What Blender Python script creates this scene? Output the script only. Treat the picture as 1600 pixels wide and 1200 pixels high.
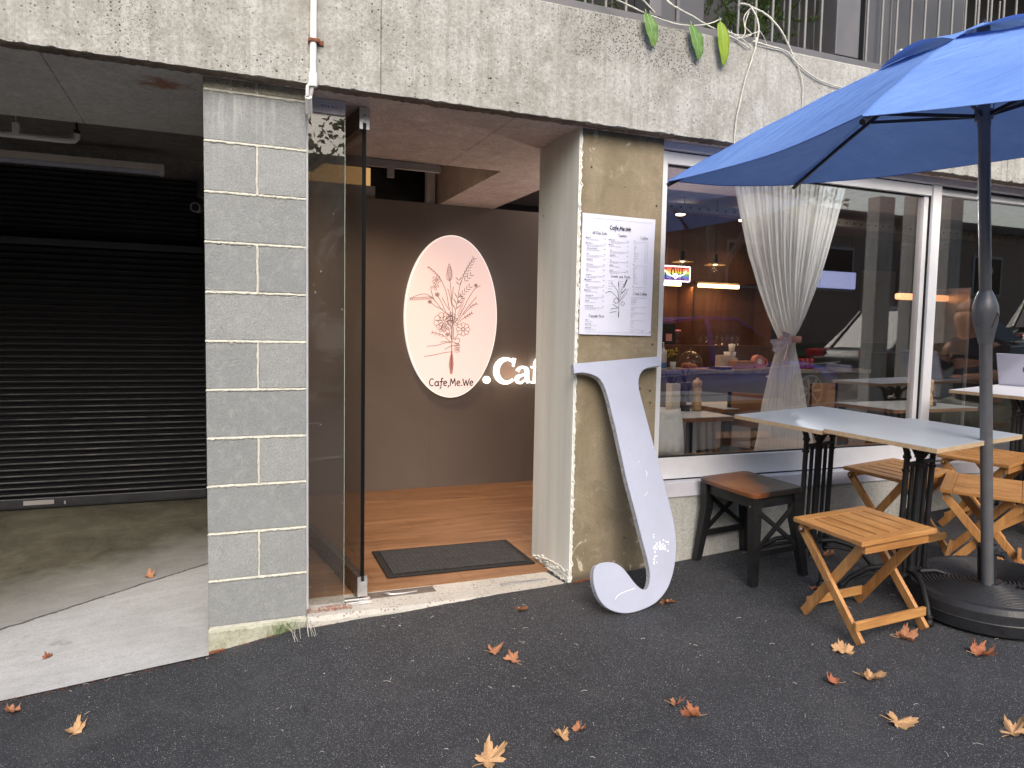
import bpy, bmesh, math, random
from mathutils import Vector, Matrix
R = math.radians
random.seed(7)
S = bpy.context.scene
for o in list(bpy.data.objects): bpy.data.objects.remove(o)
col = S.collection

# ------------------------------------------------------------------ camera
cam_d = bpy.data.cameras.new('camera'); cam = bpy.data.objects.new('camera', cam_d); col.objects.link(cam)
cam_d.sensor_width = 36; cam_d.lens = 36 * 1146.96 / 1600; cam_d.clip_end = 300; cam_d.clip_start = .05
rx = Vector((0.92629545, -0.3763195, 0.01898358)); dn = Vector((-0.0093164, -0.07323964, -0.99727086)); fw = Vector((0.37668282, 0.9235906, -0.07134749))
m = Matrix.Identity(4)
for i in range(3):
    m[i][0] = rx[i]; m[i][1] = -dn[i]; m[i][2] = -fw[i]
m[0][3], m[1][3], m[2][3] = 0.0277, -3.2315, 1.3642
cam.matrix_world = m
S.camera = cam
S.render.resolution_x = 1024; S.render.resolution_y = 768

# ------------------------------------------------------------------ world, sun, exposure
SUN_EL, SUN_AZ = 38, 190          # degrees; azimuth measured from +y towards +x
w = bpy.data.worlds.new('World'); S.world = w; w.use_nodes = True
nt = w.node_tree; bg = nt.nodes['Background']
sky = nt.nodes.new('ShaderNodeTexSky'); sky.sky_type = 'NISHITA'; sky.sun_disc = False
sky.sun_elevation = R(SUN_EL); sky.sun_rotation = R(SUN_AZ); sky.air_density = 1.3; sky.dust_density = 4; sky.ozone_density = 1.2
nt.links.new(sky.outputs[0], bg.inputs[0]); bg.inputs[1].default_value = .15
sl = bpy.data.lights.new('sun', 'SUN'); sl.energy = 1.15; sl.angle = R(40); sl.color = (1, .998, .995)
so = bpy.data.objects.new('sun', sl); col.objects.link(so)
sd = Vector((math.sin(R(SUN_AZ)) * math.cos(R(SUN_EL)), math.cos(R(SUN_AZ)) * math.cos(R(SUN_EL)), math.sin(R(SUN_EL))))
so.rotation_euler = sd.to_track_quat('Z', 'Y').to_euler(); so.location = (0, -5, 12)
S.view_settings.view_transform = 'Standard'; S.view_settings.look = 'None'; S.view_settings.gamma = 1
S.view_settings.exposure = .86
S.render.engine = 'CYCLES'
S.cycles.max_bounces = 10; S.cycles.transparent_max_bounces = 24; S.cycles.glossy_bounces = 5; S.cycles.diffuse_bounces = 5
S.cycles.sample_clamp_indirect = 4; S.cycles.use_denoising = True

# ------------------------------------------------------------------ node helpers
class NT:
    def __init__(s, name):
        s.m = bpy.data.materials.new(name); s.m.use_nodes = True
        s.n = s.m.node_tree.nodes; s.l = s.m.node_tree.links; s.b = s.n['Principled BSDF']
        s.tc = s.n.new('ShaderNodeTexCoord')
    def co(s, scale=(1, 1, 1), rot=(0, 0, 0), loc=(0, 0, 0)):
        mp = s.n.new('ShaderNodeMapping'); mp.inputs['Scale'].default_value = scale; mp.inputs['Rotation'].default_value = rot; mp.inputs['Location'].default_value = loc
        s.l.new(s.tc.outputs['Object'], mp.inputs[0]); return mp.outputs[0]
    def noise(s, scale=5, detail=5, rough=.55, dist=0, co=None):
        n = s.n.new('ShaderNodeTexNoise'); n.inputs['Scale'].default_value = scale; n.inputs['Detail'].default_value = detail
        n.inputs['Roughness'].default_value = rough; n.inputs['Distortion'].default_value = dist
        s.l.new(co or s.tc.outputs['Object'], n.inputs['Vector']); return n.outputs['Fac']
    def voro(s, scale=5, co=None, out='Distance', feat='F1', rnd=1):
        n = s.n.new('ShaderNodeTexVoronoi'); n.inputs['Scale'].default_value = scale; n.feature = feat; n.inputs['Randomness'].default_value = rnd
        s.l.new(co or s.tc.outputs['Object'], n.inputs['Vector']); return n.outputs[out]
    def ramp(s, f, a, b, ca=0, cb=1):          # linear remap fac from [a,b] to [ca,cb]
        n = s.n.new('ShaderNodeMapRange'); n.inputs['From Min'].default_value = a; n.inputs['From Max'].default_value = b
        n.inputs['To Min'].default_value = ca; n.inputs['To Max'].default_value = cb; s.l.new(f, n.inputs['Value']); return n.outputs[0]
    def mix(s, f, a, b, mode='MIX'):
        n = s.n.new('ShaderNodeMix'); n.data_type = 'RGBA'; n.blend_type = mode
        for k, v in ((0, f), (6, a), (7, b)):
            if isinstance(v, (int, float)): n.inputs[k].default_value = v
            elif isinstance(v, tuple): n.inputs[k].default_value = (*v, 1) if len(v) == 3 else v
            else: s.l.new(v, n.inputs[k])
        return n.outputs[2]
    def math(s, op, a, b=None):
        n = s.n.new('ShaderNodeMath'); n.operation = op
        for k, v in ((0, a), (1, b)):
            if v is None: continue
            if isinstance(v, (int, float)): n.inputs[k].default_value = v
            else: s.l.new(v, n.inputs[k])
        return n.outputs[0]
    def sep(s, co=None):
        n = s.n.new('ShaderNodeSeparateXYZ'); s.l.new(co or s.tc.outputs['Object'], n.inputs[0]); return n.outputs
    def bump(s, h, st=.3, d=.01):
        n = s.n.new('ShaderNodeBump'); n.inputs['Strength'].default_value = st; n.inputs['Distance'].default_value = d
        s.l.new(h, n.inputs['Height']); s.l.new(n.outputs[0], s.b.inputs['Normal']); return n
    def out(s, c=None, rough=None, metal=None, spec=None):
        for k, v in (('Base Color', c), ('Roughness', rough), ('Metallic', metal), ('Specular IOR Level', spec)):
            if v is None: continue
            if isinstance(v, (int, float)): s.b.inputs[k].default_value = v
            elif isinstance(v, tuple): s.b.inputs[k].default_value = (*v, 1)
            else: s.l.new(v, s.b.inputs[k])
        return s.m
def plain(name, c, rough=.5, metal=0, var=.12, sc=14, bump=.05, spec=None, rv=.12):
    t = NT(name); n = t.noise(sc, 6, .6); n2 = t.noise(sc * 9, 3, .6)
    c2 = tuple(x * (1 - var) for x in c); c1 = tuple(min(1, x * (1 + var)) for x in c)
    if bump: t.bump(n2, bump, .003)
    return t.out(t.mix(t.ramp(n, .3, .7), c2, c1), t.ramp(n, .3, .7, max(.02, rough - rv), min(1, rough + rv)), metal, spec)
def emit(name, c, st, base=(.8, .8, .8)):
    t = NT(name); t.out(base, .5); t.b.inputs['Emission Color'].default_value = (*c, 1); t.b.inputs['Emission Strength'].default_value = st; return t.m
M = {}

def m_concrete(name, base, dark, light, pits=1, streak=1, pitscale=75, seams=(), stain=None, rust=None):
    t = NT(name)
    big = t.noise(1.3, 6, .62, .4); mid = t.noise(9, 8, .65); fine = t.noise(70, 6, .7)
    st = t.noise(1.0, 5, .6, 0, t.co((9, 9, .45)))
    st2 = t.noise(1.0, 6, .65, 0, t.co((26, 26, .8), loc=(3, 1, 2)))
    c = t.mix(t.ramp(big, .36, .66), dark, base)
    c = t.mix(t.ramp(mid, .4, .75), c, light)
    c = t.mix(t.math('MULTIPLY', t.ramp(st, .45, .68), .55 * streak), c, light)
    c = t.mix(t.math('MULTIPLY', t.ramp(st2, .47, .68), .75 * streak), c, dark)
    c = t.mix(t.ramp(fine, .42, .72, .0, .62), c, tuple(x * .5 for x in dark)); c = t.mix(t.ramp(t.noise(34, 8, .75, .5, t.co(loc=(2, 5, 1))), .5, .72, 0, .55), c, tuple(min(.8, x * 1.12) for x in light)); c = t.mix(t.ramp(t.noise(3.2, 7, .68, .8, t.co(loc=(8, 1, 4))), .5, .7, 0, .45), c, dark)
    area = t.ramp(t.noise(1.6, 5, .6, 0, t.co(loc=(5, 2, 9))), .42, .62)
    v = t.voro(pitscale); vc = t.voro(pitscale, out='Color'); r = t.sep(vc)[0]
    hole = t.math('MULTIPLY', t.ramp(v, .30, .2), t.ramp(r, .80, .84))
    v2 = t.voro(pitscale * 2.6); r2 = t.sep(t.voro(pitscale * 2.6, out='Color'))[0]
    hole2 = t.math('MULTIPLY', t.math('MULTIPLY', t.ramp(v2, .45, .3), t.ramp(r2, .72, .76)), t.math('MULTIPLY', area, .75))
    v3 = t.voro(22); r3 = t.sep(t.voro(22, out='Color'))[0]
    hole3 = t.math('MULTIPLY', t.ramp(v3, .13, .09), t.ramp(r3, .84, .86))
    pm = t.ramp(t.noise(2.1, 5, .6, .5, t.co(loc=(6, 6, 2))), .40, .62, .12, 1); h = t.math('MULTIPLY', t.math('MULTIPLY', t.math('MAXIMUM', t.math('MAXIMUM', hole, hole2), hole3), pits), pm)
    c = t.mix(h, c, tuple(x * .16 for x in dark))
    for ax, val, wd in seams:
        d = t.math('ABSOLUTE', t.math('SUBTRACT', t.sep()[ax], val)); d = t.math('ADD', d, t.ramp(mid, .3, .7, -.002, .002))
        c = t.mix(t.ramp(d, wd, wd * .3, 0, .65), c, tuple(x * .3 for x in dark))
    if rust:
        xyz = t.sep(); rx_ = t.math('DIVIDE', t.math('SUBTRACT', xyz[0], rust[0]), .11); ry_ = t.math('DIVIDE', t.math('SUBTRACT', xyz[1], rust[1]), .09)
        rd = t.math('ADD', t.math('ADD', t.math('MULTIPLY', rx_, rx_), t.math('MULTIPLY', ry_, ry_)), t.ramp(t.noise(12, 7, .7), .3, .7, -.7, .7)); c = t.mix(t.ramp(rd, 1.0, .1, 0, .8), c, (.30, .10, .04))
    if stain:
        xyz = t.sep(); wob = t.ramp(t.noise(3.5, 6, .65, .6), .3, .7, -.22, .22)
        dx = t.math('ABSOLUTE', t.math('SUBTRACT', t.math('ADD', xyz[0], wob), stain[0])); z_ = t.math('ADD', xyz[2], t.math('MULTIPLY', wob, .35))
        f = t.math('MULTIPLY', t.ramp(dx, stain[1], stain[1] * .5), t.ramp(z_, stain[2], stain[2] + .06)); v4 = t.voro(120); r4 = t.sep(t.voro(120, out='Color'))[0]
        c = t.mix(t.math('MULTIPLY', f, .32), c, tuple(x * .72 for x in dark)); c = t.mix(t.math('MULTIPLY', f, t.math('MULTIPLY', t.ramp(v4, .5, .3), t.ramp(r4, .4, .6))), c, (.05, .045, .035))
    hh = t.math('SUBTRACT', t.math('ADD', t.math('MULTIPLY', fine, .35), t.math('MULTIPLY', mid, .5)), t.math('MULTIPLY', h, 1.2))
    t.bump(hh, .55, .006)
    return t.out(c, .88, 0, .25)
M['beam'] = m_concrete('weathered_concrete', (.38, .372, .345), (.25, .242, .21), (.50, .495, .47), seams=((0, .69, .004), (0, 4.6, .004)), stain=(1.95, .5, 2.6))
M['soffit'] = m_concrete('soffit_concrete', (.64, .55, .52), (.50, .42, .39), (.74, .65, .61), .35, .3, seams=((0, 1.33, .004),))
M['garage_ceiling'] = m_concrete('garage_concrete', (.62, .60, .58), (.48, .46, .44), (.70, .68, .66), .3, .3, seams=((0, -.55, .004),), rust=(-.15, .17))
M['darkconc'] = m_concrete('garage_inner_concrete', (.26, .235, .22), (.17, .155, .145), (.31, .285, .27), .3, .3)
M['wallconc'] = m_concrete('painted_wall_concrete', (.48, .48, .45), (.36, .35, .32), (.56, .56, .53), .45, .6)
M['kerb'] = m_concrete('footing_concrete', (.42, .41, .33), (.28, .29, .19), (.55, .54, .46), .7, .4)

def m_tan():
    t = NT('tan_render'); big = t.noise(2.2, 7, .65, .5); mid = t.noise(12, 8, .7); fine = t.noise(110, 5, .7)
    st = t.noise(1, 5, .6, 0, t.co((7, 7, .8)))
    c = t.mix(t.ramp(big, .35, .65), (.19, .155, .10), (.30, .25, .175)); c = t.mix(t.ramp(st, .45, .7, 0, .5), c, (.40, .34, .25))
    c = t.mix(t.ramp(fine, .35, .65, 0, .45), c, (.15, .115, .07))
    z = t.sep()[2]
    pat = t.ramp(t.noise(7, 6, .6, .6, t.co(loc=(4.3, 0, 1.2))), .60, .64)
    c = t.mix(t.ramp(t.noise(4.5, 7, .68, .7, t.co(loc=(1, 5, 2))), .48, .66, 0, .6), c, (.16, .13, .085)); c = t.mix(t.ramp(t.noise(9, 7, .7, .3, t.co(loc=(6, 5, 1))), .55, .72, 0, .5), c, (.42, .37, .28)); zone = t.math('MAXIMUM', t.ramp(z, .55, .25), t.ramp(z, 2.18, 2.24))
    c = t.mix(t.math('MULTIPLY', pat, t.math('MULTIPLY', zone, .8)), c, (.56, .5, .40))
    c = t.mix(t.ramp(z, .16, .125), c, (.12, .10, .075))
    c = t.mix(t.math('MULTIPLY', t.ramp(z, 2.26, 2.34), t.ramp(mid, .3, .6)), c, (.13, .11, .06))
    v = t.voro(16); r3 = t.sep(t.voro(16, out='Color'))[0]; ho = t.math('MULTIPLY', t.ramp(v, .12, .08), t.ramp(r3, .8, .82))
    c = t.mix(ho, c, (.06, .05, .03))
    t.bump(t.math('ADD', t.math('MULTIPLY', fine, .4), mid), .45, .005); return t.out(c, .9, 0, .2)
M['tan'] = m_tan()
def m_reveal():
    t = NT('flaking_white_paint'); mid = t.noise(7, 8, .6, .4); st = t.noise(1, 5, .6, 0, t.co((8, 8, .5))); fine = t.noise(60, 5, .6)
    c = t.mix(t.ramp(st, .35, .7), (.60, .59, .53), (.76, .76, .71)); c = t.mix(t.ramp(mid, .5, .8, 0, .7), c, (.66, .66, .62))
    chip = t.ramp(t.noise(14, 8, .7, 0, t.co(loc=(1, 1, 1))), .66, .68); c = t.mix(t.math('MULTIPLY', chip, .6), c, (.3, .27, .21))
    t.bump(t.math('ADD', mid, t.math('MULTIPLY', fine, .25)), .4, .006); return t.out(c, .75, 0, .3)
M['reveal'] = m_reveal()
def m_block():
    t = NT('grey_block'); fine = t.noise(160, 4, .75); mid = t.noise(5, 7, .6, .5); v = t.voro(260)
    c = t.mix(t.ramp(mid, .35, .68), (.195, .206, .205), (.275, .287, .283)); c = t.mix(t.ramp(fine, .35, .66), c, (.38, .385, .38))
    c = t.mix(t.ramp(v, .5, .25, 0, .35), c, (.13, .135, .14))
    xyz = t.sep(); idx = t.math('FLOOR', t.math('DIVIDE', t.math('SUBTRACT', 2.3, xyz[2]), .2)); odd = t.math('ABSOLUTE', t.math('MODULO', idx, 2)); right = t.math('MULTIPLY', t.math('GREATER_THAN', xyz[0], .201), odd)
    wn = t.n.new('ShaderNodeTexWhiteNoise'); wn.noise_dimensions = '1D'; t.l.new(t.math('ADD', t.math('MULTIPLY', idx, 3.17), t.math('MULTIPLY', right, 1.7)), wn.inputs['W'])
    c = t.mix(t.ramp(wn.outputs['Value'], 0, 1, 0, .55), c, (.175, .188, .192)); c = t.mix(t.ramp(t.noise(26, 8, .75, .4, t.co(loc=(3, 3, 1))), .5, .72, 0, .5), c, (.40, .41, .40))
    sp = t.ramp(t.noise(38, 3, .5, 0, t.co(loc=(2, 7, 1))), .76, .79); c = t.mix(sp, c, (.7, .7, .68))
    z = t.sep()[2]; wh = t.math('MULTIPLY', t.ramp(t.noise(1, 5, .7, 0, t.co((18, 18, 1.2))), .55, .75), t.ramp(z, 1.9, 2.3, 0, .6)); c = t.mix(wh, c, (.6, .6, .57))
    t.bump(t.math('SUBTRACT', fine, t.ramp(v, .5, .2, 0, .6)), .6, .003); return t.out(c, .92, 0, .2)
M['block'] = m_block()
M['mortar'] = plain('white_mortar', (.56, .545, .475), .9, 0, .18, 40, .8)
M['oldblock'] = m_concrete('old_block_top', (.40, .38, .31), (.26, .24, .18), (.5, .48, .4), .8, .8)

def m_asphalt():
    t = NT('asphalt'); big = t.noise(.9, 6, .6, .6); fine = t.noise(240, 3, .7); mid = t.noise(30, 5, .6)
    c = t.mix(t.ramp(big, .35, .68), (.029, .0305, .0345), (.047, .0485, .054))
    v = t.voro(330); r = t.sep(t.voro(330, out='Color'))
    c = t.mix(t.ramp(fine, .3, .7, 0, .7), c, (.019, .0195, .0225))
    chip = t.math('MULTIPLY', t.ramp(v, .42, .3), t.ramp(r[0], .66, .9)); c = t.mix(t.math('MULTIPLY', chip, .9), c, (.34, .34, .36))
    v2 = t.voro(150); r2 = t.sep(t.voro(150, out='Color')); ch2 = t.math('MULTIPLY', t.ramp(v2, .26, .18), t.ramp(r2[0], .93, .95)); c = t.mix(ch2, c, (.5, .49, .47))
    gum = t.math('MULTIPLY', t.ramp(t.voro(3.4, t.co((1, 1, 1), loc=(.3, .2, 0))), .085, .06), t.ramp(t.sep(t.voro(3.4, t.co(loc=(.3, .2, 0)), 'Color'))[1], .45, .5))
    c = t.mix(t.math('MULTIPLY', gum, t.ramp(mid, .3, .55, .2, .8)), c, (.12, .12, .125))
    c = t.mix(t.math('MULTIPLY', t.ramp(t.noise(5.5, 7, .7, .9, t.co(loc=(1, 8, 0))), .5, .7), .45), c, (.020, .021, .024))
    du = t.math('MULTIPLY', t.ramp(t.noise(2.5, 7, .7, .4, t.co(loc=(7, 3, 0))), .52, .75), .3); c = t.mix(du, c, (.10, .098, .095))
    ck = t.voro(.55, t.co(loc=(.9, .4, 0)), feat='DISTANCE_TO_EDGE'); ck = t.math('ADD', ck, t.ramp(t.noise(9, 6, .7), .3, .7, -.012, .012)); c = t.mix(t.math('MULTIPLY', t.ramp(t.math('ABSOLUTE', ck), .0035, .001), t.ramp(t.noise(1.1, 3, .5, 0, t.co(loc=(2, 9, 0))), .55, .6, 0, .55)), c, (.012, .012, .013))
    t.bump(t.math('ADD', t.math('MULTIPLY', v, .6), fine), .7, .003); return t.out(c, t.ramp(fine, .3, .7, .68, .92), 0, .35)
M['asphalt'] = m_asphalt()
def m_drive():
    t = NT('driveway_concrete'); big = t.noise(1.8, 7, .65, .6); mid = t.noise(14, 8, .7, .3); fine = t.noise(120, 4, .7); xyz = t.sep()
    sweep = t.noise(1, 6, .6, 1.2, t.co((2.5, 9, 1), (0, 0, .35)))
    c = t.mix(t.ramp(big, .35, .65), (.36, .36, .355), (.455, .455, .455)); c = t.mix(t.ramp(sweep, .42, .6, 0, .3), c, (.56, .56, .56)); c = t.mix(t.ramp(mid, .5, .78, 0, .35), c, (.27, .265, .25)); c = t.mix(t.ramp(t.noise(60, 6, .75, 0, t.co(loc=(3, 0, 0))), .5, .7, 0, .5), c, (.26, .255, .24))
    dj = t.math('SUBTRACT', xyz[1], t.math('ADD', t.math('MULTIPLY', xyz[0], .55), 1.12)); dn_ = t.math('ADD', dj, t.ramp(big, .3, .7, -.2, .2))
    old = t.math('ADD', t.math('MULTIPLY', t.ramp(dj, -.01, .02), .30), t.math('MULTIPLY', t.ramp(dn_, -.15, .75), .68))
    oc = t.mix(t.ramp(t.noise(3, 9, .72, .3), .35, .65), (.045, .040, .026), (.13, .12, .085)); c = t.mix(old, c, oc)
    oil = t.ramp(t.noise(2.4, 7, .65, .5, t.co(loc=(1, 2, 0))), .6, .7, 0, .5); c = t.mix(oil, c, (.06, .055, .04))
    ln = t.ramp(t.math('ABSOLUTE', t.math('ADD', t.math('SUBTRACT', xyz[1], t.math('ADD', t.math('MULTIPLY', xyz[0], .55), 1.12)), t.ramp(mid, .3, .7, -.01, .01))), .014, .006, 0, .85); c = t.mix(ln, c, (.03, .028, .02))
    v2 = t.voro(150); r2 = t.sep(t.voro(150, out='Color')); ch = t.math('MULTIPLY', t.ramp(v2, .35, .25), t.ramp(r2[0], .75, .8)); c = t.mix(t.math('MULTIPLY', ch, .5), c, (.2, .17, .13))
    t.bump(t.math('ADD', fine, mid), .5, .004); return t.out(c, .85, 0, .25)
M['drive'] = m_drive()
def m_aggregate():
    t = NT('exposed_aggregate'); v = t.voro(70); cc = t.sep(t.voro(70, out='Color')); n = t.noise(3, 6, .6); fine = t.noise(120, 4, .6)
    mid = t.noise(11, 6, .6)
    st = t.math('MULTIPLY', t.ramp(v, .40, .3), t.ramp(cc[0], .5, .6)); c = t.mix(t.ramp(n, .4, .6), (.42, .40, .36), (.52, .49, .44)); c = t.mix(t.math('MULTIPLY', st, t.ramp(mid, .35, .55)), c, t.mix(cc[1], (.30, .23, .18), (.14, .125, .11)))
    c = t.mix(t.ramp(fine, .4, .7, 0, .3), c, (.25, .23, .2)); t.bump(t.math('ADD', fine, t.math('MULTIPLY', v, -.6)), .5, .004); return t.out(c, .85, 0, .3)
M['aggregate'] = m_aggregate()
def m_wood(name, a, b, rough=.45, scale=1, ax='y', spec=.4, planks=None, bump=.12):
    t = NT(name); s = {'x': (1.2, 14, 14), 'y': (14, 1.2, 14), 'z': (14, 14, 1.2)}[ax]; s = tuple(k * scale for k in s)
    base_co = t.co(s)
    if planks:   # planks: (axis across, width, length): every plank shifts its grain and tone
        pass
    n = t.noise(1.3, 8, .6, .8, base_co); f = t.noise(9, 4, .6, 0, base_co)
    c = t.mix(t.ramp(n, .3, .7), a, b); c = t.mix(t.ramp(f, .4, .7, 0, .35), c, tuple(x * .62 for x in a))
    c = t.mix(t.ramp(t.noise(7, 5, .6, .5, t.co(loc=(3, 2, 5))), .5, .75, 0, .3), c, tuple(x * .6 for x in a))
    if planks:
        br = t.n.new('ShaderNodeTexBrick'); br.inputs['Scale'].default_value = 1; br.inputs['Brick Width'].default_value = planks[1]; br.inputs['Row Height'].default_value = planks[0]
        br.inputs['Mortar Size'].default_value = .0016; br.inputs['Color1'].default_value = (1, 1, 1, 1); br.inputs['Color2'].default_value = (.80, .78, .76, 1); br.inputs['Mortar'].default_value = (.35, .3, .25, 1); br.offset = .37
        t.l.new(t.co(rot=planks[2] if len(planks) > 2 else (0, 0, 0)), br.inputs['Vector']); c = t.mix(1.0, c, br.outputs['Color'], 'MULTIPLY')
    t.bump(f, bump, .002); return t.out(c, t.ramp(n, .3, .7, rough - .08, rough + .12), 0, spec)
M['floor'] = m_wood('vinyl_plank_floor', (.175, .082, .034), (.34, .18, .09), .42, 1, 'x', .45, (.18, 1.2))
M['panel'] = m_wood('dark_wood_panelling', (.085, .034, .017), (.15, .064, .033), .5, 1, 'z', .4, (.33, 4, (R(90), R(90), 0)))
M['stoolwood'] = m_wood('oiled_acacia', (.33, .14, .042), (.60, .31, .11), .42, 1.6, 'y', .45)
M['stoolwoodx'] = m_wood('oiled_acacia_cross', (.35, .15, .045), (.62, .33, .115), .42, 1.6, 'x', .45)
M['stoolwoodz'] = m_wood('oiled_acacia_leg', (.35, .145, .045), (.62, .325, .115), .42, 1.6, 'z', .45)
M['brownedge'] = m_wood('brown_table_edge', (.17, .08, .04), (.27, .14, .07), .45, 1, 'x')
M['birch'] = m_wood('birch_ply_edge', (.46, .32, .19), (.62, .46, .29), .6, 3, 'x', .3)
M['mill'] = m_wood('beech_grinder', (.50, .31, .16), (.62, .42, .24), .4, 3, 'z')
M['greypost'] = m_wood('weathered_timber', (.55, .50, .42), (.80, .76, .68), .9, .8, 'z', .2, None, .6)
def m_blackstool():
    t = NT('worn_dark_stool_top'); n = t.noise(2.4, 6, .6, .6); g = t.noise(1.3, 8, .6, .6, t.co((26, 1.6, 26), (0, 0, .1))); xyz = t.sep()
    d = t.math('ADD', t.math('ADD', t.math('SUBTRACT', xyz[0], t.math('MULTIPLY', xyz[1], .75)), .03), t.ramp(n, .3, .7, -.07, .07))
    f = t.math('MULTIPLY', t.math('MULTIPLY', t.ramp(d, .10, .0), t.ramp(d, -.26, -.12, .25, 1)), t.ramp(g, .25, .6, .45, 1)); c = t.mix(f, (.018, .014, .013), (.22, .075, .024))
    return t.out(c, t.ramp(n, .3, .7, .28, .42), 0, .5)
M['stooltop'] = m_blackstool()
M['blackpaint'] = plain('satin_black_paint', (.012, .012, .013), .42, 0, .3, 20, .1, .4)
M['castiron'] = plain('black_cast_iron', (.014, .014, .016), .5, .3, .3, 40, .4, .5)
M['laminate'] = plain('grey_laminate', (.46, .50, .535), .34, 0, .05, 5, .02, .5, .05)
M['whitetable'] = plain('white_laminate', (.68, .68, .72), .35, 0, .04, 5, .02, .5, .05)
M['whiteframe'] = plain('white_aluminium', (.66, .66, .68), .42, 0, .06, 6, .03, .5)
M['lavframe'] = plain('lilac_grey_flashing', (.58, .57, .62), .5, 0, .1, 7, .05, .4)
M['rubber'] = plain('black_gasket', (.012, .012, .013), .6, 0, .2, 30, .1, .3)
M['alu'] = plain('brushed_aluminium', (.62, .61, .60), .38, .85, .08, 30, .1)
M['darkalu'] = plain('bronze_rail', (.17, .13, .11), .35, .7, .12, 30, .1)
M['galv'] = plain('galvanised_steel', (.42, .43, .45), .45, .7, .2, 12, .1)
M['pvc'] = plain('white_pvc', (.74, .72, .70), .45, 0, .1, 9, .05, .4)
M['pvcgrey'] = plain('grey_pvc', (.30, .28, .27), .5, 0, .1, 9, .05, .4)
M['rust'] = plain('rusty_steel', (.20, .07, .035), .8, .2, .4, 60, .5)
M['shutter'] = plain('black_shutter_slats', (.007, .007, .009), .5, .2, .25, 6, .1, .4)
M['partition'] = None
def m_part():
    t = NT('taupe_plaster_panel'); n = t.noise(.8, 6, .6, .5); f = t.noise(40, 5, .6); xyz = t.sep()
    c = t.mix(t.ramp(n, .35, .65), (.125, .098, .088), (.155, .126, .106))
    for x in (1.62, 2.46):
        d = t.math('ABSOLUTE', t.math('SUBTRACT', xyz[0], x)); c = t.mix(t.ramp(d, .003, .001, 0, .5), c, (.09, .075, .065))
    t.bump(f, .1, .002); return t.out(c, t.ramp(n, .3, .7, .42, .55), 0, .4)
M['partition'] = m_part()
M['counter'] = plain('grey_counter_front', (.17, .17, .18), .4, 0, .08, 4, .03)
M['interior_wall'] = plain('grey_green_wall', (.10, .098, .085), .8, 0, .15, 3, .05)
M['interior_ceiling'] = plain('lilac_ceiling', (.30, .29, .33), .8, 0, .1, 2, .05)
M['white'] = plain('white_plastic', (.78, .78, .80), .35, 0, .03, 9, .02)
M['jwhite'] = None
def m_j():
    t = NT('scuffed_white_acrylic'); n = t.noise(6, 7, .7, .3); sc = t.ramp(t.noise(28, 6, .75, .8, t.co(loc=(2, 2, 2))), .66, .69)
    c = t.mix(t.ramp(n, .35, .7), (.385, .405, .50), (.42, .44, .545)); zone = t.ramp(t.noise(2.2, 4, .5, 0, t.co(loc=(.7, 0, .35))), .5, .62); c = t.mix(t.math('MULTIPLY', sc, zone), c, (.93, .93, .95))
    t.bump(n, .05, .002); return t.out(c, .26, 0, .5)
M['jwhite'] = m_j()
M['jside'] = plain('white_letter_edge', (.50, .50, .53), .3, .2, .1, 30, .05)
M['paper'] = plain('menu_paper', (.64, .65, .78), .45, 0, .03, 6, .05)
M['ink'] = plain('black_ink', (.025, .025, .035), .6, 0, .1, 30, 0)
M['greyink'] = plain('grey_ink', (.16, .16, .2), .6, 0, .1, 30, 0)
M['mauveink'] = plain('mauve_line_ink', (.30, .16, .15), .6, 0, .1, 30, 0)
M['pinkribbon'] = plain('pink_ribbon_print', (.72, .38, .36), .6, 0, .1, 30, 0)
M['ovalface'] = emit('pink_lit_panel', (1, .70, .64), .36, (.74, .60, .58))
M['ovaledge'] = emit('white_lit_edge', (1, .86, .76), .42)
M['letterlit'] = emit('lit_letter', (1, .88, .74), 1.7)
M['tube'] = plain('fluorescent_diffuser', (.52, .52, .62), .35, 0, .05, 8, .02)
M['beigetray'] = plain('beige_batten', (.68, .60, .54), .5, 0, .08, 8, .04)
M['mat'] = None
def m_matmat():
    t = NT('black_ribbed_mat'); ch = t.n.new('ShaderNodeTexBrick'); ch.inputs['Scale'].default_value = 1; ch.inputs['Brick Width'].default_value = .045; ch.inputs['Row Height'].default_value = .016; ch.inputs['Mortar Size'].default_value = .004
    ch.inputs['Color1'].default_value = (.052, .052, .055, 1); ch.inputs['Color2'].default_value = (.03, .03, .032, 1); ch.inputs['Mortar'].default_value = (.012, .012, .013, 1)
    t.l.new(t.tc.outputs['Object'], ch.inputs['Vector']); n = t.noise(180, 4, .7); c = t.mix(t.ramp(n, .4, .7, 0, .6), ch.outputs['Color'], (.10, .10, .105)); t.bump(t.math('ADD', ch.outputs['Fac'], t.math('MULTIPLY', n, -.6)), -.7, .006); return t.out(c, .95, 0, .2)
M['mat'] = m_matmat()
M['umbblue'] = None
def m_umb():
    t = NT('blue_canopy_fabric'); n = t.noise(2.5, 5, .6, .3); f = t.noise(320, 2, .5); st = t.noise(1, 5, .6, .4, t.co((3, 18, 3), (0, 0, .6)))
    c = t.mix(t.ramp(n, .35, .7), (.135, .255, .62), (.175, .31, .69)); c = t.mix(t.ramp(st, .5, .75, 0, .25), c, (.21, .37, .78)); wk = t.noise(1.6, 4, .5, .8, t.co((2, 7, 2), (0, 0, -.5), (3, 1, 0))); t.bump(t.math('ADD', t.math('ADD', t.math('MULTIPLY', f, .05), st), wk), .5, .02); t.out(c, .8, 0, .25)
    tr = t.n.new('ShaderNodeBsdfTranslucent'); t.l.new(c, tr.inputs[0]); mx = t.n.new('ShaderNodeMixShader'); mx.inputs[0].default_value = .2
    t.l.new(t.b.outputs[0], mx.inputs[1]); t.l.new(tr.outputs[0], mx.inputs[2]); t.l.new(mx.outputs[0], t.n['Material Output'].inputs[0]); return t.m
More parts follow.
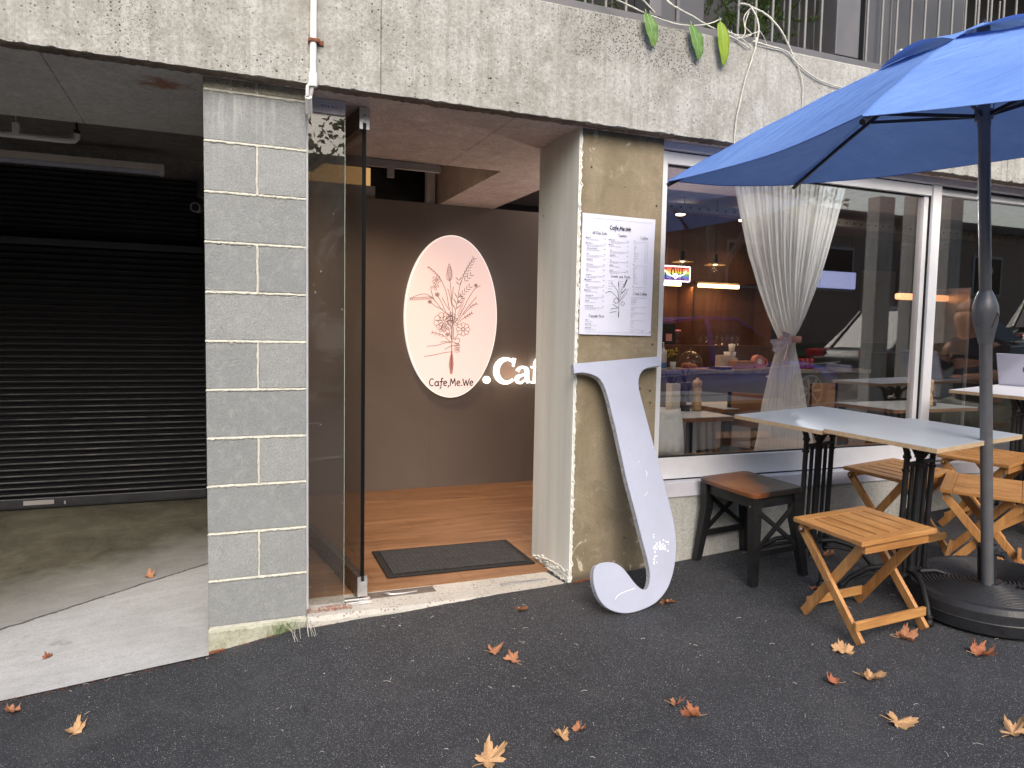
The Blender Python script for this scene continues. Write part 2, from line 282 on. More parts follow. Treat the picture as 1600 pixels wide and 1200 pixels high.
M['umbblue'] = m_umb()
M['pole'] = plain('grey_coated_pole', (.14, .14, .15), .38, .3, .06, 20, .05)
M['darkrib'] = plain('charcoal_rib', (.018, .018, .022), .4, .3, .1, 20, .05)
M['plastic'] = plain('black_base_plastic', (.024, .024, .027), .36, 0, .15, 30, .2, .45)
def m_curtain():
    t = NT('sheer_curtain'); n = t.noise(3, 5, .6); c = t.mix(t.ramp(n, .3, .7), (.84, .84, .82), (.90, .90, .88)); t.out(c, .9, 0, .1)
    f = t.noise(700, 2, .5); t.bump(f, .1, .001)
    tr = t.n.new('ShaderNodeBsdfTranslucent'); t.l.new(c, tr.inputs[0]); mx = t.n.new('ShaderNodeMixShader'); mx.inputs[0].default_value = .42
    tp = t.n.new('ShaderNodeBsdfTransparent'); m2 = t.n.new('ShaderNodeMixShader'); m2.inputs[0].default_value = .0
    t.l.new(t.b.outputs[0], mx.inputs[1]); t.l.new(tr.outputs[0], mx.inputs[2]); t.l.new(mx.outputs[0], m2.inputs[1]); t.l.new(tp.outputs[0], m2.inputs[2]); t.l.new(m2.outputs[0], t.n['Material Output'].inputs[0]); return t.m
M['curtain'] = m_curtain()
M['bow'] = plain('pink_white_bow', (.70, .56, .58), .8, 0, .25, 25, .1)
M['band'] = plain('peach_band', (.62, .28, .20), .7, 0, .2, 30, .1)
def m_glass(name, tint, boost=1.0, dirt=.02):
    t = NT(name); t.n.remove(t.b)
    lw = t.n.new('ShaderNodeLayerWeight'); lw.inputs[0].default_value = .5
    p = t.math('POWER', lw.outputs['Facing'], 5); F = t.math('MULTIPLY', t.math('ADD', t.math('MULTIPLY', p, .96), .043), boost); F = t.math('MINIMUM', F, 1)
    tp = t.n.new('ShaderNodeBsdfTransparent'); tp.inputs[0].default_value = (*tint, 1); gl = t.n.new('ShaderNodeBsdfGlossy'); gl.inputs['Roughness'].default_value = 0.0
    mx = t.n.new('ShaderNodeMixShader'); t.l.new(F, mx.inputs[0]); t.l.new(tp.outputs[0], mx.inputs[1]); t.l.new(gl.outputs[0], mx.inputs[2])
    df = t.n.new('ShaderNodeBsdfDiffuse'); df.inputs[0].default_value = (.7, .7, .68, 1); m2 = t.n.new('ShaderNodeMixShader')
    sm = t.ramp(t.noise(2.2, 7, .7, 1.4), .5, .8, dirt * .3, dirt * 2); sp = t.math('MULTIPLY', t.ramp(t.noise(48, 2, .4), .77, .79), .45 if dirt > .03 else 0); t.l.new(t.math('MAXIMUM', sm, sp), m2.inputs[0])
    t.l.new(mx.outputs[0], m2.inputs[1]); t.l.new(df.outputs[0], m2.inputs[2]); t.l.new(m2.outputs[0], t.n['Material Output'].inputs[0]); return t.m
M['glass'] = m_glass('window_glass', (.97, .972, .97), 3.1, .003)
M['doorglass'] = m_glass('tinted_door_glass', (.89, .885, .865), 1.8, .035)
M['glassedge'] = plain('dark_glass_edge', (.004, .005, .005), .6, 0, .1, 9, 0, .1)
M['clear'] = m_glass('clear_glassware', (.93, .90, .88), 1.6, .03)
M['leafgreen'] = None
def m_leaf(name, a, b, veins=True, tl=.3, rough=.5):
    t = NT(name); n = t.noise(9, 6, .6, .3); f = t.noise(60, 5, .6); c = t.mix(t.ramp(n, .35, .65), a, b); c = t.mix(t.ramp(f, .5, .75, 0, .4), c, tuple(x * .55 for x in a)); t.bump(f, .2, .002); t.out(c, rough, 0, .35)
    tr = t.n.new('ShaderNodeBsdfTranslucent'); t.l.new(c, tr.inputs[0]); mx = t.n.new('ShaderNodeMixShader'); mx.inputs[0].default_value = tl
    t.l.new(t.b.outputs[0], mx.inputs[1]); t.l.new(tr.outputs[0], mx.inputs[2]); t.l.new(mx.outputs[0], t.n['Material Output'].inputs[0]); return t.m
M['vineleaf'] = m_leaf('glossy_vine_leaf', (.10, .22, .05), (.20, .32, .09), tl=.2, rough=.35)
M['vineleaf2'] = m_leaf('lime_vine_leaf', (.20, .33, .02), (.32, .42, .04), tl=.25, rough=.35)
M['leafvein'] = plain('pale_leaf_vein', (.30, .42, .17), .5, 0, .1, 30, 0)
M['stem'] = plain('pale_dry_stem', (.55, .53, .46), .8, 0, .2, 30, .2)
M['dry1'] = m_leaf('dry_leaf_tan', (.44, .25, .12), (.60, .37, .19), tl=.1, rough=.7)
M['dry2'] = m_leaf('dry_leaf_orange', (.34, .14, .07), (.50, .24, .125), tl=.1, rough=.7)
M['dry3'] = m_leaf('dry_leaf_redbrown', (.28, .09, .045), (.42, .165, .08), tl=.1, rough=.7)
M['fern'] = m_leaf('fern_foliage', (.045, .085, .018), (.11, .17, .03), tl=.3, rough=.6)
M['treeleaf'] = m_leaf('street_tree_leaf', (.06, .10, .02), (.14, .19, .05), tl=.35, rough=.6)
M['bark'] = plain('grey_bark', (.16, .14, .115), .95, 0, .35, 9, .8)
M['planter'] = plain('charcoal_planter', (.075, .075, .082), .5, .1, .1, 4, .05)
M['railmetal'] = plain('grey_rail_coating', (.13, .125, .13), .5, .2, .1, 10, .05)
M['barmetal'] = plain('pale_grey_bar', (.19, .185, .18), .5, .2, .1, 10, .05)
M['darkwall'] = plain('dark_balcony_wall', (.022, .021, .022), .7, 0, .3, 2, .05)
M['cushion'] = plain('white_linen', (.60, .60, .57), .95, 0, .08, 30, .3)
M['lampbrass'] = plain('brass_shade', (.42, .25, .11), .35, .7, .1, 20, .05)
M['led'] = emit('warm_led_strip', (1, .62, .24), 5)
M['spot'] = emit('warm_downlight', (1, .78, .5), 6)
M['screen'] = emit('pale_blue_lightbox', (.34, .46, .95), .33, (.4, .4, .5))
M['amber'] = emit('amber_cabinet_glow', (1, .42, .16), 1.1)
M['fabricnavy'] = plain('navy_cotton', (.018, .02, .04), .9, 0, .2, 30, .3)
M['skin'] = plain('skin', (.52, .28, .19), .55, 0, .06, 12, .05, .4)
M['hair'] = plain('dark_hair', (.02, .013, .01), .5, 0, .3, 60, .4)
M['khaki'] = plain('pale_sage_trousers', (.46, .50, .44), .9, 0, .1, 12, .4)
M['laptop'] = plain('silver_laptop', (.50, .50, .60), .38, .45, .03, 9, .02)
M['logo'] = plain('grey_logo', (.12, .12, .16), .25, .6, .05, 9, 0)
M['screwm'] = plain('steel_screw', (.75, .72, .68), .3, .9, .1, 30, .05)

# ------------------------------------------------------------------ mesh builder
class MB:
    def __init__(s): s.v = []; s.f = []; s.sm = []; s.mi = []; s.cm = 0
    def add(s, vs, fs, smooth=False):
        b = len(s.v); s.v += [tuple(v) for v in vs]
        for f in fs: s.f.append(tuple(b + i for i in f)); s.sm.append(smooth); s.mi.append(s.cm)
        return s
    def box(s, x0, x1, y0, y1, z0, z1, bev=0, M4=None):
        if bev:
            bev = min(bev, abs(x1 - x0) * .49, abs(y1 - y0) * .49, abs(z1 - z0) * .49)
            bm = bmesh.new(); bmesh.ops.create_cube(bm, size=1)
            for v in bm.verts: v.co = Vector(((x0 + x1) / 2 + v.co.x * (x1 - x0), (y0 + y1) / 2 + v.co.y * (y1 - y0), (z0 + z1) / 2 + v.co.z * (z1 - z0)))
            bmesh.ops.bevel(bm, geom=bm.edges[:], offset=bev, segments=2, affect='EDGES', profile=.6)
            bm.verts.index_update(); vs = [v.co.copy() for v in bm.verts]; fs = [[v.index for v in f.verts] for f in bm.faces]; bm.free()
        else:
            vs = [Vector(p) for p in ((x0, y0, z0), (x1, y0, z0), (x1, y1, z0), (x0, y1, z0), (x0, y0, z1), (x1, y0, z1), (x1, y1, z1), (x0, y1, z1))]
            fs = [(0, 3, 2, 1), (4, 5, 6, 7), (0, 1, 5, 4), (1, 2, 6, 5), (2, 3, 7, 6), (3, 0, 4, 7)]
        if M4 is not None: vs = [M4 @ v for v in vs]
        return s.add(vs, fs)
    def bar(s, a, b, wd, th, side=(0, 0, 1), bev=.002):   # rectangular bar from a to b; th measured along 'side'
        a, b = Vector(a), Vector(b); d = (b - a); L = d.length; d.normalize(); sd_ = Vector(side); sd_ = (sd_ - d * sd_.dot(d)).normalized(); u = d.cross(sd_)
        m4 = Matrix(((d.x, u.x, sd_.x, a.x), (d.y, u.y, sd_.y, a.y), (d.z, u.z, sd_.z, a.z), (0, 0, 0, 1)))
        return s.box(0, L, -wd / 2, wd / 2, -th / 2, th / 2, bev, m4)
    def tube(s, pts, r, n=10, caps=True, radii=None):
        pts = [Vector(p) for p in pts]; rings = []
        prev = None
        for i, p in enumerate(pts):
            d = (pts[min(i + 1, len(pts) - 1)] - pts[max(i - 1, 0)]).normalized()
            if prev is None: u = d.orthogonal().normalized()
            else:
                u = prev - d * prev.dot(d); u = u.normalized() if u.length > 1e-6 else d.orthogonal().normalized()
            prev = u; v = d.cross(u); rr = radii[i] if radii else r
            rings.append([p + (u * math.cos(2 * math.pi * k / n) + v * math.sin(2 * math.pi * k / n)) * rr for k in range(n)])
        vs = [q for ring in rings for q in ring]; fs = []
        for i in range(len(pts) - 1):
            for k in range(n): fs.append((i * n + k, i * n + (k + 1) % n, (i + 1) * n + (k + 1) % n, (i + 1) * n + k))
        s.add(vs, fs, True)
        if caps: s.add(rings[0], [tuple(range(n - 1, -1, -1))]); s.add(rings[-1], [tuple(range(n))])
        return s
    def lathe(s, prof, n=32, c=(0, 0, 0), sx=1, sy=1, smooth=True, close=True):
        vs = []; fs = []
        for r, z in prof:
            for k in range(n): a = 2 * math.pi * k / n; vs.append((c[0] + r * sx * math.cos(a), c[1] + r * sy * math.sin(a), c[2] + z))
        for i in range(len(prof) - 1):
            for k in range(n): fs.append((i * n + k, i * n + (k + 1) % n, (i + 1) * n + (k + 1) % n, (i + 1) * n + k))
        s.add(vs, fs, smooth)
        if close:
            if prof[0][0] > 1e-5: s.add(vs[:n], [tuple(range(n - 1, -1, -1))])
            if prof[-1][0] > 1e-5: s.add(vs[-n:], [tuple(range(n))])
        return s
    def prism(s, poly, o, ux, uy, un, d0, d1):            # polygon extruded along un from d0 to d1
        o, ux, uy, un = Vector(o), Vector(ux), Vector(uy), Vector(un)
        A = [o + ux * p[0] + uy * p[1] + un * d0 for p in poly]; B = [o + ux * p[0] + uy * p[1] + un * d1 for p in poly]; n = len(poly)
        return s.add(A + B, [tuple(range(n - 1, -1, -1)), tuple(range(n, 2 * n))] + [(i, (i + 1) % n, n + (i + 1) % n, n + i) for i in range(n)])
    def ribbon(s, pts, ws, o, ux, uy, un, d0, d1):        # pen stroke with a width per point, as a thin solid
        if isinstance(ws, (int, float)): ws = [ws] * len(pts)
        o, ux, uy, un = Vector(o), Vector(ux), Vector(uy), Vector(un); L = []; Rr = []
        for i, p in enumerate(pts):
            a = pts[max(i - 1, 0)]; b = pts[min(i + 1, len(pts) - 1)]; dx, dy = b[0] - a[0], b[1] - a[1]; l = math.hypot(dx, dy) or 1; nx, ny = -dy / l, dx / l; w_ = ws[i] / 2
            L.append((p[0] + nx * w_, p[1] + ny * w_)); Rr.append((p[0] - nx * w_, p[1] - ny * w_))
        f3 = lambda q, d: o + ux * q[0] + uy * q[1] + un * d
        n = len(pts); vs = [f3(q, d1) for q in L] + [f3(q, d1) for q in Rr] + [f3(q, d0) for q in L] + [f3(q, d0) for q in Rr]; fs = []
        for i in range(n - 1):
            fs += [(n + i, n + i + 1, i + 1, i), (i, i + 1, 2 * n + i + 1, 2 * n + i), (3 * n + i, 3 * n + i + 1, n + i + 1, n + i), (2 * n + i, 2 * n + i + 1, 3 * n + i + 1, 3 * n + i)]
        fs += [(0, n, 3 * n, 2 * n), (n - 1, 3 * n - 1, 4 * n - 1, 2 * n - 1)]
        return s.add(vs, fs)
    def build(s, name, mat, parent=None, **kw):
        me = bpy.data.meshes.new(name); me.from_pydata([tuple(v) for v in s.v], [], s.f)
        for mt in (mat if isinstance(mat, (list, tuple)) else [mat]): me.materials.append(mt)
        for i, p in enumerate(me.polygons): p.use_smooth = s.sm[i]; p.material_index = s.mi[i]
        me.update()
        o = bpy.data.objects.new(name, me); col.objects.link(o)
        if parent: o.parent = parent
        tag(o, **kw); return o
def fixn(o):
    bm = bmesh.new(); bm.from_mesh(o.data); bmesh.ops.recalc_face_normals(bm, faces=bm.faces[:]); bm.to_mesh(o.data); bm.free(); return o
def tag(o, label=None, cat=None, group=None, kind=None):
    for k, v in (('label', label), ('category', cat), ('group', group), ('kind', kind)):
        if v: o[k] = v
    return o
def empty(name, loc=(0, 0, 0), rz=0, label=None, cat=None, group=None, rot=None):
    o = bpy.data.objects.new(name, None); col.objects.link(o); o.location = loc; o.rotation_euler = rot or (0, 0, rz); o.empty_display_size = .1
    return tag(o, label, cat, group)
kids = {}
def copy_tree(o, parent=None):
    c = o.copy(); col.objects.link(c); c.parent = parent
    for ch in [x for x in bpy.data.objects if x.parent == o]: copy_tree(ch, c)
    return c
def st(name, mb, mat): return mb.build(name, mat, kind='structure')

# ------------------------------------------------------------------ ground
def lerp(x, P):
    if x <= P[0][0]: return P[0][1]
    for (a, b), (c, d) in zip(P, P[1:]):
        if x <= c: t = (x - a) / (c - a); t = t * t * (3 - 2 * t) * .5 + t * .5; return b + (d - b) * t
    return P[-1][1]
BUMP = [(-6, 0), (-.74, -.018), (0, 0), (.39, .034), (1.06, .017), (1.68, -.003), (3.0, 0)]
KERB_Y = -4.35
def G(x, y):
    f = max(0, min(1, 1 + y / .9)); return .066 * x + .02 * y + lerp(x, BUMP) * f * f
def sheet(xs, ys, zf, smooth=True):
    mb = MB(); nx = len(xs); vs = [(x, y, zf(x, y)) for y in ys for x in xs]
    mb.add(vs, [(j * nx + i, j * nx + i + 1, (j + 1) * nx + i + 1, (j + 1) * nx + i) for j in range(len(ys) - 1) for i in range(nx - 1)], smooth); return mb
def rng(a, b, n): return [a + (b - a) * i / n for i in range(n + 1)]
xs = [-40, -25, -15, -9, -6, -4] + rng(-3, 6, 120)[0:] + [6.5, 7, 8, 10, 12, 15, 20, 30, 45]
st('pavement', sheet(xs, rng(KERB_Y, .0, 60) + [.03, .3], lambda x, y: G(x, y) - (.012 if (y > .02 and -3.2 < x < 1.7) else 0)), M['asphalt'])
mb = MB()
for i in range(-18, 22):
    x0 = i * 2.0; z0, z1 = .066 * x0, .066 * (x0 + 1.99)
    vs = [(x0, KERB_Y - .16, z0 - .24), (x0 + 1.99, KERB_Y - .16, z1 - .24), (x0 + 1.99, KERB_Y, z1 - .24), (x0, KERB_Y, z0 - .24), (x0, KERB_Y - .15, z0 - .085), (x0 + 1.99, KERB_Y - .15, z1 - .085), (x0 + 1.99, KERB_Y, z1 - .082), (x0, KERB_Y, z0 - .082)]
    mb.add(vs, [(0, 3, 2, 1), (4, 5, 6, 7), (0, 1, 5, 4), (1, 2, 6, 5), (2, 3, 7, 6), (3, 0, 4, 7)])
st('kerb', mb, M['kerb'])
st('road', sheet([-40, -20, 0, 10, 20, 45], [-13, -9, KERB_Y - .1], lambda x, y: .066 * x - .24 + .01 * (y + 4.4)), plain('worn_road', (.07, .07, .072), .85, 0, .2, 3, .4))
st('far_footpath', sheet([-40, 0, 20, 45], [-60, -30, -17, -13], lambda x, y: .066 * x - .2), plain('grass_verge', (.05, .07, .02), .9, 0, .4, 2, .5))
mb = MB()
for i in range(-8, 10): mb.box(i * 4.0, i * 4.0 + 1.6, -8.75, -8.63, 0, .0, 0)
# dashed lane line as thin sheets on the sloping road
mb = MB()
for i in range(-8, 10):
    x0, x1 = i * 4.0, i * 4 + 1.6
    mb.add([(x0, -8.75, .066 * x0 - .279), (x1, -8.75, .066 * x1 - .279), (x1, -8.63, .066 * x1 - .278), (x0, -8.63, .066 * x0 - .278)], [(0, 1, 2, 3)])
st('road_marking', mb, M['white'])
# driveway: twisted slab rising to the shutter
def D(x, y): t = max(0, min(1, (y + .05) / 2.65)); return (.066 * x + lerp(x, BUMP)) * (1 - t) + (.075) * t + .008
SHY = 2.6
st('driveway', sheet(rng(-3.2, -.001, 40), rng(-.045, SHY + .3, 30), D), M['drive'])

# ------------------------------------------------------------------ building setting
def chipped_strip(mb, x0, x1, yf, zb, amp=.006, step=.022, h=.05, back=.03):
    n = int((x1 - x0) / step); vs = []; z1 = zb + h
    for i in range(n + 1):
        x = x0 + (x1 - x0) * i / n; j = random.random() ** 2 * amp * (2.2 if random.random() < .1 else 1)
        vs += [(x, yf, z1), (x, yf, zb + j), (x, yf + j * 1.3 + .002, zb), (x, yf + back, zb)]
    fs = []
    for i in range(n):
        for k in range(3): a = i * 4 + k; fs.append((a, a + 1, a + 5, a + 4))
    mb.add(vs, fs)
BY, BZ, BT = -.085, 2.351, 2.866
X0, X1 = -4.0, 12.0
wall = empty('concrete_building', (0, 0, 0), label='grey weathered concrete cafe building with block pillar and shopfront', cat='building')
mb = MB()
mb.add([(X0, BY, BZ + .05), (X1, BY, BZ + .05), (X1, BY, BT - .01), (X0, BY, BT - .01), (X0, BY + .01, BT), (X1, BY + .01, BT), (X1, .16, BT), (X0, .16, BT)], [(0, 1, 2, 3), (3, 2, 5, 4), (4, 5, 6, 7)])
chipped_strip(mb, X0, X1, BY, BZ)
mb.build('beam', M['beam'], wall)
mb = MB(); mb.box(.001, X1, BY + .03, 1.078, BZ - .0005, BZ + .06); mb.box(1.686, 2.14, 1.078, 4.2, BZ - .0005, BZ + .36)
mb.build('soffit', M['soffit'], wall)
mb = MB(); n = 900; vs = []
for i in range(n + 1):
    x = X0 + (X1 - X0) * i / n; vs += [(x, BY + .004, BZ + .002), (x, BY + .012 + random.uniform(0, .006), BZ - random.uniform(.001, .006)), (x, BY + .035 + random.uniform(-.006, .006), BZ - random.uniform(.002, .007)), (x, BY + .062 + random.gauss(0, .005), BZ - random.uniform(.001, .005)), (x, BY + .082 + random.gauss(0, .008), BZ + .002)]
mb.add(vs, [(i * 5 + k, i * 5 + 5 + k, i * 5 + 6 + k, i * 5 + 1 + k) for i in range(n) for k in range(4)])
mb.build('rough_drip_edge', m_concrete('brown_stained_concrete', (.20, .15, .12), (.10, .075, .055), (.32, .26, .21), 1, .2), wall)
mb = MB(); mb.box(X0, 0.0, BY + .03, 1.01, BZ - .0005, BZ + .08)
mb.build('garage_soffit', M['garage_ceiling'], wall)
mb = MB(); mb.box(X0, 0, 1.01, 3.2, 2.56, 2.7); mb.box(X0, 0, SHY + .09, SHY + .2, 2.30, 2.56); mb.box(X0, 0, SHY + .2, SHY + .3, -.3, 2.56); mb.box(-3.4, -3.2, -.0, 3.0, -.4, 2.35)
mb.box(X0, -3.4, 0, .2, -.5, 2.35)
mb.build('garage_wall', M['darkconc'], wall)
mb = MB(); mb.box(-.0, X1, 1.078, 6, 2.73, 2.84); mb.box(0, X1, .16, 1.078, BZ + .07, 2.84); mb.box(X0, 0, .16, 6, 2.71, 2.84)
mb.build('ceiling', M['interior_ceiling'], wall)
# block pillar: blocks and recessed mortar
pil = MB(); pil.cm = 1; pil.box(.004, .392, .004, 3.0, .095, 2.351)
pil.cm = 0
def blk(x0, x1, z0, z1, mi=0):
    pil.cm = mi; pil.box(x0, x1, random.uniform(-.001, .0015), 3.0, z0, z1, .0035)
W = .395
for i in range(11):
    zt = 2.3 - .2 * i - .0; zb = zt - .2 + .008
    zt -= .004
    if i % 2 == 0: blk(0, W, zb, zt)
    else: blk(0, .196, zb, zt); blk(.206, W, zb, zt)
blk(0, .10, 2.309, 2.35, 2); blk(.108, .197, 2.309, 2.35, 2); blk(.207, W, 2.309, 2.35, 2)
pil.cm = 1
for i in range(11):          # smeared mortar beads
    z = 2.3 - .2 * i
    n = 60; pts = [(-.0 + W * k / n, .0025 + random.uniform(-.003, .0005), z + random.uniform(-.002, .002)) for k in range(n + 1)]
    pil.tube(pts, .005, 6, radii=[random.uniform(.0028, .0074) for _ in pts])
    if i % 2 == 1: pil.tube([(.201 + random.uniform(-.0015, .0015), .002 + random.uniform(-.002, .0005), z - .2 + .2 * k / 12) for k in range(13)], .005, 6, radii=[random.uniform(.0045, .0068) for _ in range(13)])
pil.cm = 2
for k in range(26):
    z = 2.3 - .2 * random.randint(0, 10) + random.choice((-.008, .008)); x = random.uniform(0, .39); r = random.uniform(.003, .009)
    pil.add([(x + r * math.cos(i * 1.05) * random.uniform(.6, 1.5), -.0022, z + r * .5 * math.sin(i * 1.05) * random.uniform(.6, 1.2)) for i in range(6)], [(5, 4, 3, 2, 1, 0)])
pil.build('block_pillar', [M['block'], M['mortar'], M['oldblock']], wall)
# footing and threshold
mb = MB(); n = 24
vs = []
for k in range(n + 1):
    x = -.001 + .41 * k / n; j = random.uniform(0, .006); vs += [(x, -.004 + j * .4, -.12), (x, -.006 + j * .5, .082 + j), (x, .006, .098), (x, .3, .098)]
mb.add(vs, [(i * 4 + k, i * 4 + 4 + k, i * 4 + 5 + k, i * 4 + 1 + k) for i in range(n) for k in range(3)]); mb.box(-.002, .0, .0, 2.9, -.1, .095)
mb.build('footing', M['kerb'], wall)
mb = MB(); n = 70; vs = []
for k in range(n + 1):
    x = .398 + 1.282 * k / n; j = random.uniform(0, .006); yf = -.02 - .012 * math.sin(k * .35) * .3; zt = .098 + .002 * math.sin(x * 4)
    vs += [(x, yf, -.1), (x, yf + j * .3, zt - .016 - j), (x, yf + .014 + j, zt), (x, .225, zt)]
mb.add(vs, [(i * 4 + k, i * 4 + 4 + k, i * 4 + 5 + k, i * 4 + 1 + k) for i in range(n) for k in range(3)])
mb.build('threshold', M['aggregate'], wall)
st('cafe_floor', MB().box(.392, 9.5, .22, 6.0, .0, .104), M['floor'])
MB().box(1.35, 1.60, .10, .122, .097, .103, .002).build('door_strip', M['galv'], wall)
MB().box(.70, 1.02, .13, .20, .097, .1015, .001).build('door_strip', plain('tarnished_plate', (.16, .14, .13), .5, .5, .3, 14, .3), wall)
MB().tube([(.80, .165, .103), (.77, .155, .106), (.80, .14, .105), (.86, .14, .103), (.93, .15, .103)], .004, 7).build('bolt', M['alu'], wall)
# concrete pier: tan front, painted reveal, chipped corner
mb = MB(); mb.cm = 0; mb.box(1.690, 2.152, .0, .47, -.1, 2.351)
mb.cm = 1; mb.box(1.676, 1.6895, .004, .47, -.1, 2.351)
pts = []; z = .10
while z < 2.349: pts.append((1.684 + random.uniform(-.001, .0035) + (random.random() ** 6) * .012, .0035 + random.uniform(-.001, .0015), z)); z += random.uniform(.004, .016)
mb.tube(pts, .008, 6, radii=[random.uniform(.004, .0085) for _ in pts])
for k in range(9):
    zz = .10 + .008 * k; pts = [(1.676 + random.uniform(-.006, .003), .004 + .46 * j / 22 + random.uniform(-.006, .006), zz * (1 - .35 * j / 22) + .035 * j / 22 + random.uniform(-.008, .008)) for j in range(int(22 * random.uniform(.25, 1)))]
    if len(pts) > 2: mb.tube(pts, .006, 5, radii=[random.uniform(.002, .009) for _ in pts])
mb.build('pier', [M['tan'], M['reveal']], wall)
# wall below the window, sill flashing
mb = MB(); mb.box(2.1525, X1, 0, .25, -.2, .505); mb.build('window_wall', M['wallconc'], wall)
MB().box(2.1525, X1, -.012, .06, .505, .583, .004).build('sill', M['lavframe'], wall)
# interior shell
mb = MB(); mb.box(9.5, 9.7, .2, 4.6, .1, 2.73); mb.box(5.35, 9.5, 4.4, 4.6, .1, 2.73); mb.box(-.0, .39, 3.0, 4.4, .1, 2.7)
mb.build('interior_wall', M['interior_wall'], wall)
MB().box(3.6, 5.35, 3.95, 4.1, .1, 2.73).build('kitchen_wall', M['panel'], wall)
MB().box(.0, 3.6, 4.2, 4.3, .1, 2.73).build('back_wall', M['darkwall'], wall)
# upper wall behind the balcony
MB().box(X0, X1, 1.9, 2.1, 2.84, 6).build('upper_wall', M['darkwall'], wall)
MB().box(X0, X1, -.05, 6, 5.2, 5.5).build('upper_slab', M['beam'], wall)

MB().box(.396, .404, .128, 2.399, .1045, 2.349).build('side_plaster', M['partition'], wall)
# partition wall inside the entrance
o = MB().box(.392, 2.70, 2.40, 2.46, .104, 2.3495).build('partition_wall', M['partition'], label='taupe brown partition wall facing the open entrance', cat='wall')
# bits above the partition
MB().box(.41, 1.165, 2.53, 2.56, 2.462, 2.60, .0).build('board', emit('timber_lamplight_glow', (1, .55, .2), .28, (.62, .40, .2)), label='timber board with lamplight put into its material, over the left end of the partition', cat='board')  # emission in the board's material stands in for lamplight falling on it
MB().box(.405, 1.195, 2.49, 2.60, 2.33, 2.458, .004).build('duct', M['pvcgrey'], label='grey duct box poking over the left end of the partition', cat='duct')
MB().box(1.166, 1.70, 2.75, 2.8, 2.2, 2.729).build('shade_panel', plain('matt_black', (.006, .006, .006), .9, 0, .1, 5, 0), label='added black panel standing in for shade behind the top of the partition', cat='panel')  # black sheet stands in for the deep shade above the partition
MB().box(1.23, 1.58, 2.68, 2.70, 2.385, 2.398).build('glow_edge', M['ovaledge'], label='thin shelf edge glowing in place of lamplight just above the partition top', cat='shelf')  # emissive material stands in for light caught along this edge
mb = MB(); mb.box(.40, 1.30, 1.082, 1.112, 2.305, 2.347, .002); rail_o = mb.build('ceiling_rail', M['pvcgrey'], label='long grey rail fixed under the entrance soffit edge', cat='rail')
MB().box(.98, 1.02, 1.085, 1.108, 2.25, 2.304, .003).build('bracket', M['pvcgrey'], rail_o)
MB().box(1.60, 1.668, 2.48, 2.54, 2.3, 2.729, .003).build('post', M['pvc'], label='pale steel post rising from behind the partition to the ceiling', cat='post')

# ------------------------------------------------------------------ window
wx0, wx1 = 2.1525, 9.2
FY = .055
mb = MB()
win = empty('shop_window', (2.15, FY, .583), label='wide white-framed shopfront window behind the outdoor tables', cat='window'); win.matrix_world = Matrix.Translation((2.15, FY, .583))
def wpart(mb, name, mat, par=None):
    o = mb.build(name, mat, par or win)
    if not par: o.matrix_parent_inverse = Matrix.Translation((-2.15, -FY, -.583))
    return o
mb.box(wx0, wx1, .028, .12, 2.314, 2.350, .002)
wpart(mb, 'head_flashing', M['lavframe'])
mb = MB(); mb.box(wx0, 4.135, FY, .13, 2.247, 2.308, .003); mb.box(4.212, wx1, FY + .03, .13, 2.285, 2.306, .002); mb.box(4.212, wx1, FY + .01, .13, 2.262, 2.279, .002)
mb.box(wx0, 2.213, FY - .006, .13, .703, 2.308, .003)
mb.box(4.137, 4.210, FY - .012, .13, .703, 2.313, .003); mb.box(4.098, 4.134, FY + .018, .12, .703, 2.246, .002)
mb.box(wx0, wx1, FY, .13, .590, .703, .003)
mb.box(7.2, 7.27, FY, .13, .703, 2.262, .003)
fr = wpart(mb, 'frame', M['whiteframe'])
mb = MB(); mb.box(wx0, wx1, FY + .004, .12, 2.308, 2.3138); mb.box(wx0, wx1, FY + .003, .12, .583, .5898); mb.box(4.1345, 4.1368, FY + .005, .12, .703, 2.3)
mb.box(2.213, 4.098, FY + .022, .10, 2.240, 2.2468); mb.box(2.213, 7.2, FY + .022, .10, .7032, .709); mb.box(2.213, 2.218, FY + .022, .1, .709, 2.24)
wpart(mb, 'gasket', M['rubber'])
mb = MB(); mb.box(2.215, 4.1, .088, .094, .705, 2.245); wpart(mb, 'pane', M['glass'])
mb = MB(); mb.box(4.21, 7.2, .092, .098, .705, 2.262); wpart(mb, 'pane', M['glass'])
mb = MB(); mb.box(7.27, 9.2, .092, .098, .705, 2.262); wpart(mb, 'pane', M['glass'])

# ------------------------------------------------------------------ garage things
sh = empty('roller_shutter', (0, SHY, .08), label='black corrugated roller shutter closing the garage bay', cat='shutter')
sh.matrix_world = Matrix.Translation((0, SHY, .08))
def sp(mb, name, mat, **k): o = mb.build(name, mat, sh, **k); o.matrix_parent_inverse = Matrix.Translation((0, -SHY, -.08)); return o
def corr(z0, z1, pitch, y, x0, x1):
    mb = MB(); vs = []; n = int(round((z1 - z0) / pitch)); pr = [(0, 0), (.12, -.002), (.3, -.011), (.5, -.014), (.7, -.011), (.86, -.003), (.9, .003), (.96, .003)]
    P = [(z0 + pitch * (i + a), y + b) for i in range(n) for a, b in pr]
    for z, yy in P: vs += [(x0, yy, z), (x1, yy, z)]
    mb.add(vs, [(2 * i, 2 * i + 1, 2 * i + 3, 2 * i + 2) for i in range(len(P) - 1)]); return mb
sp(corr(.165, 1.885, .043, SHY, -3.2, -.03), 'curtain', M['shutter'])
sp(corr(1.935, 2.40, .0362, SHY + .06, -3.2, -.075), 'curtain', M['shutter'])
sp(MB().box(-3.2, -.03, SHY - .02, SHY + .05, 1.885, 1.932, .004), 'transom', plain('grey_transom', (.06, .058, .062), .4, .3))
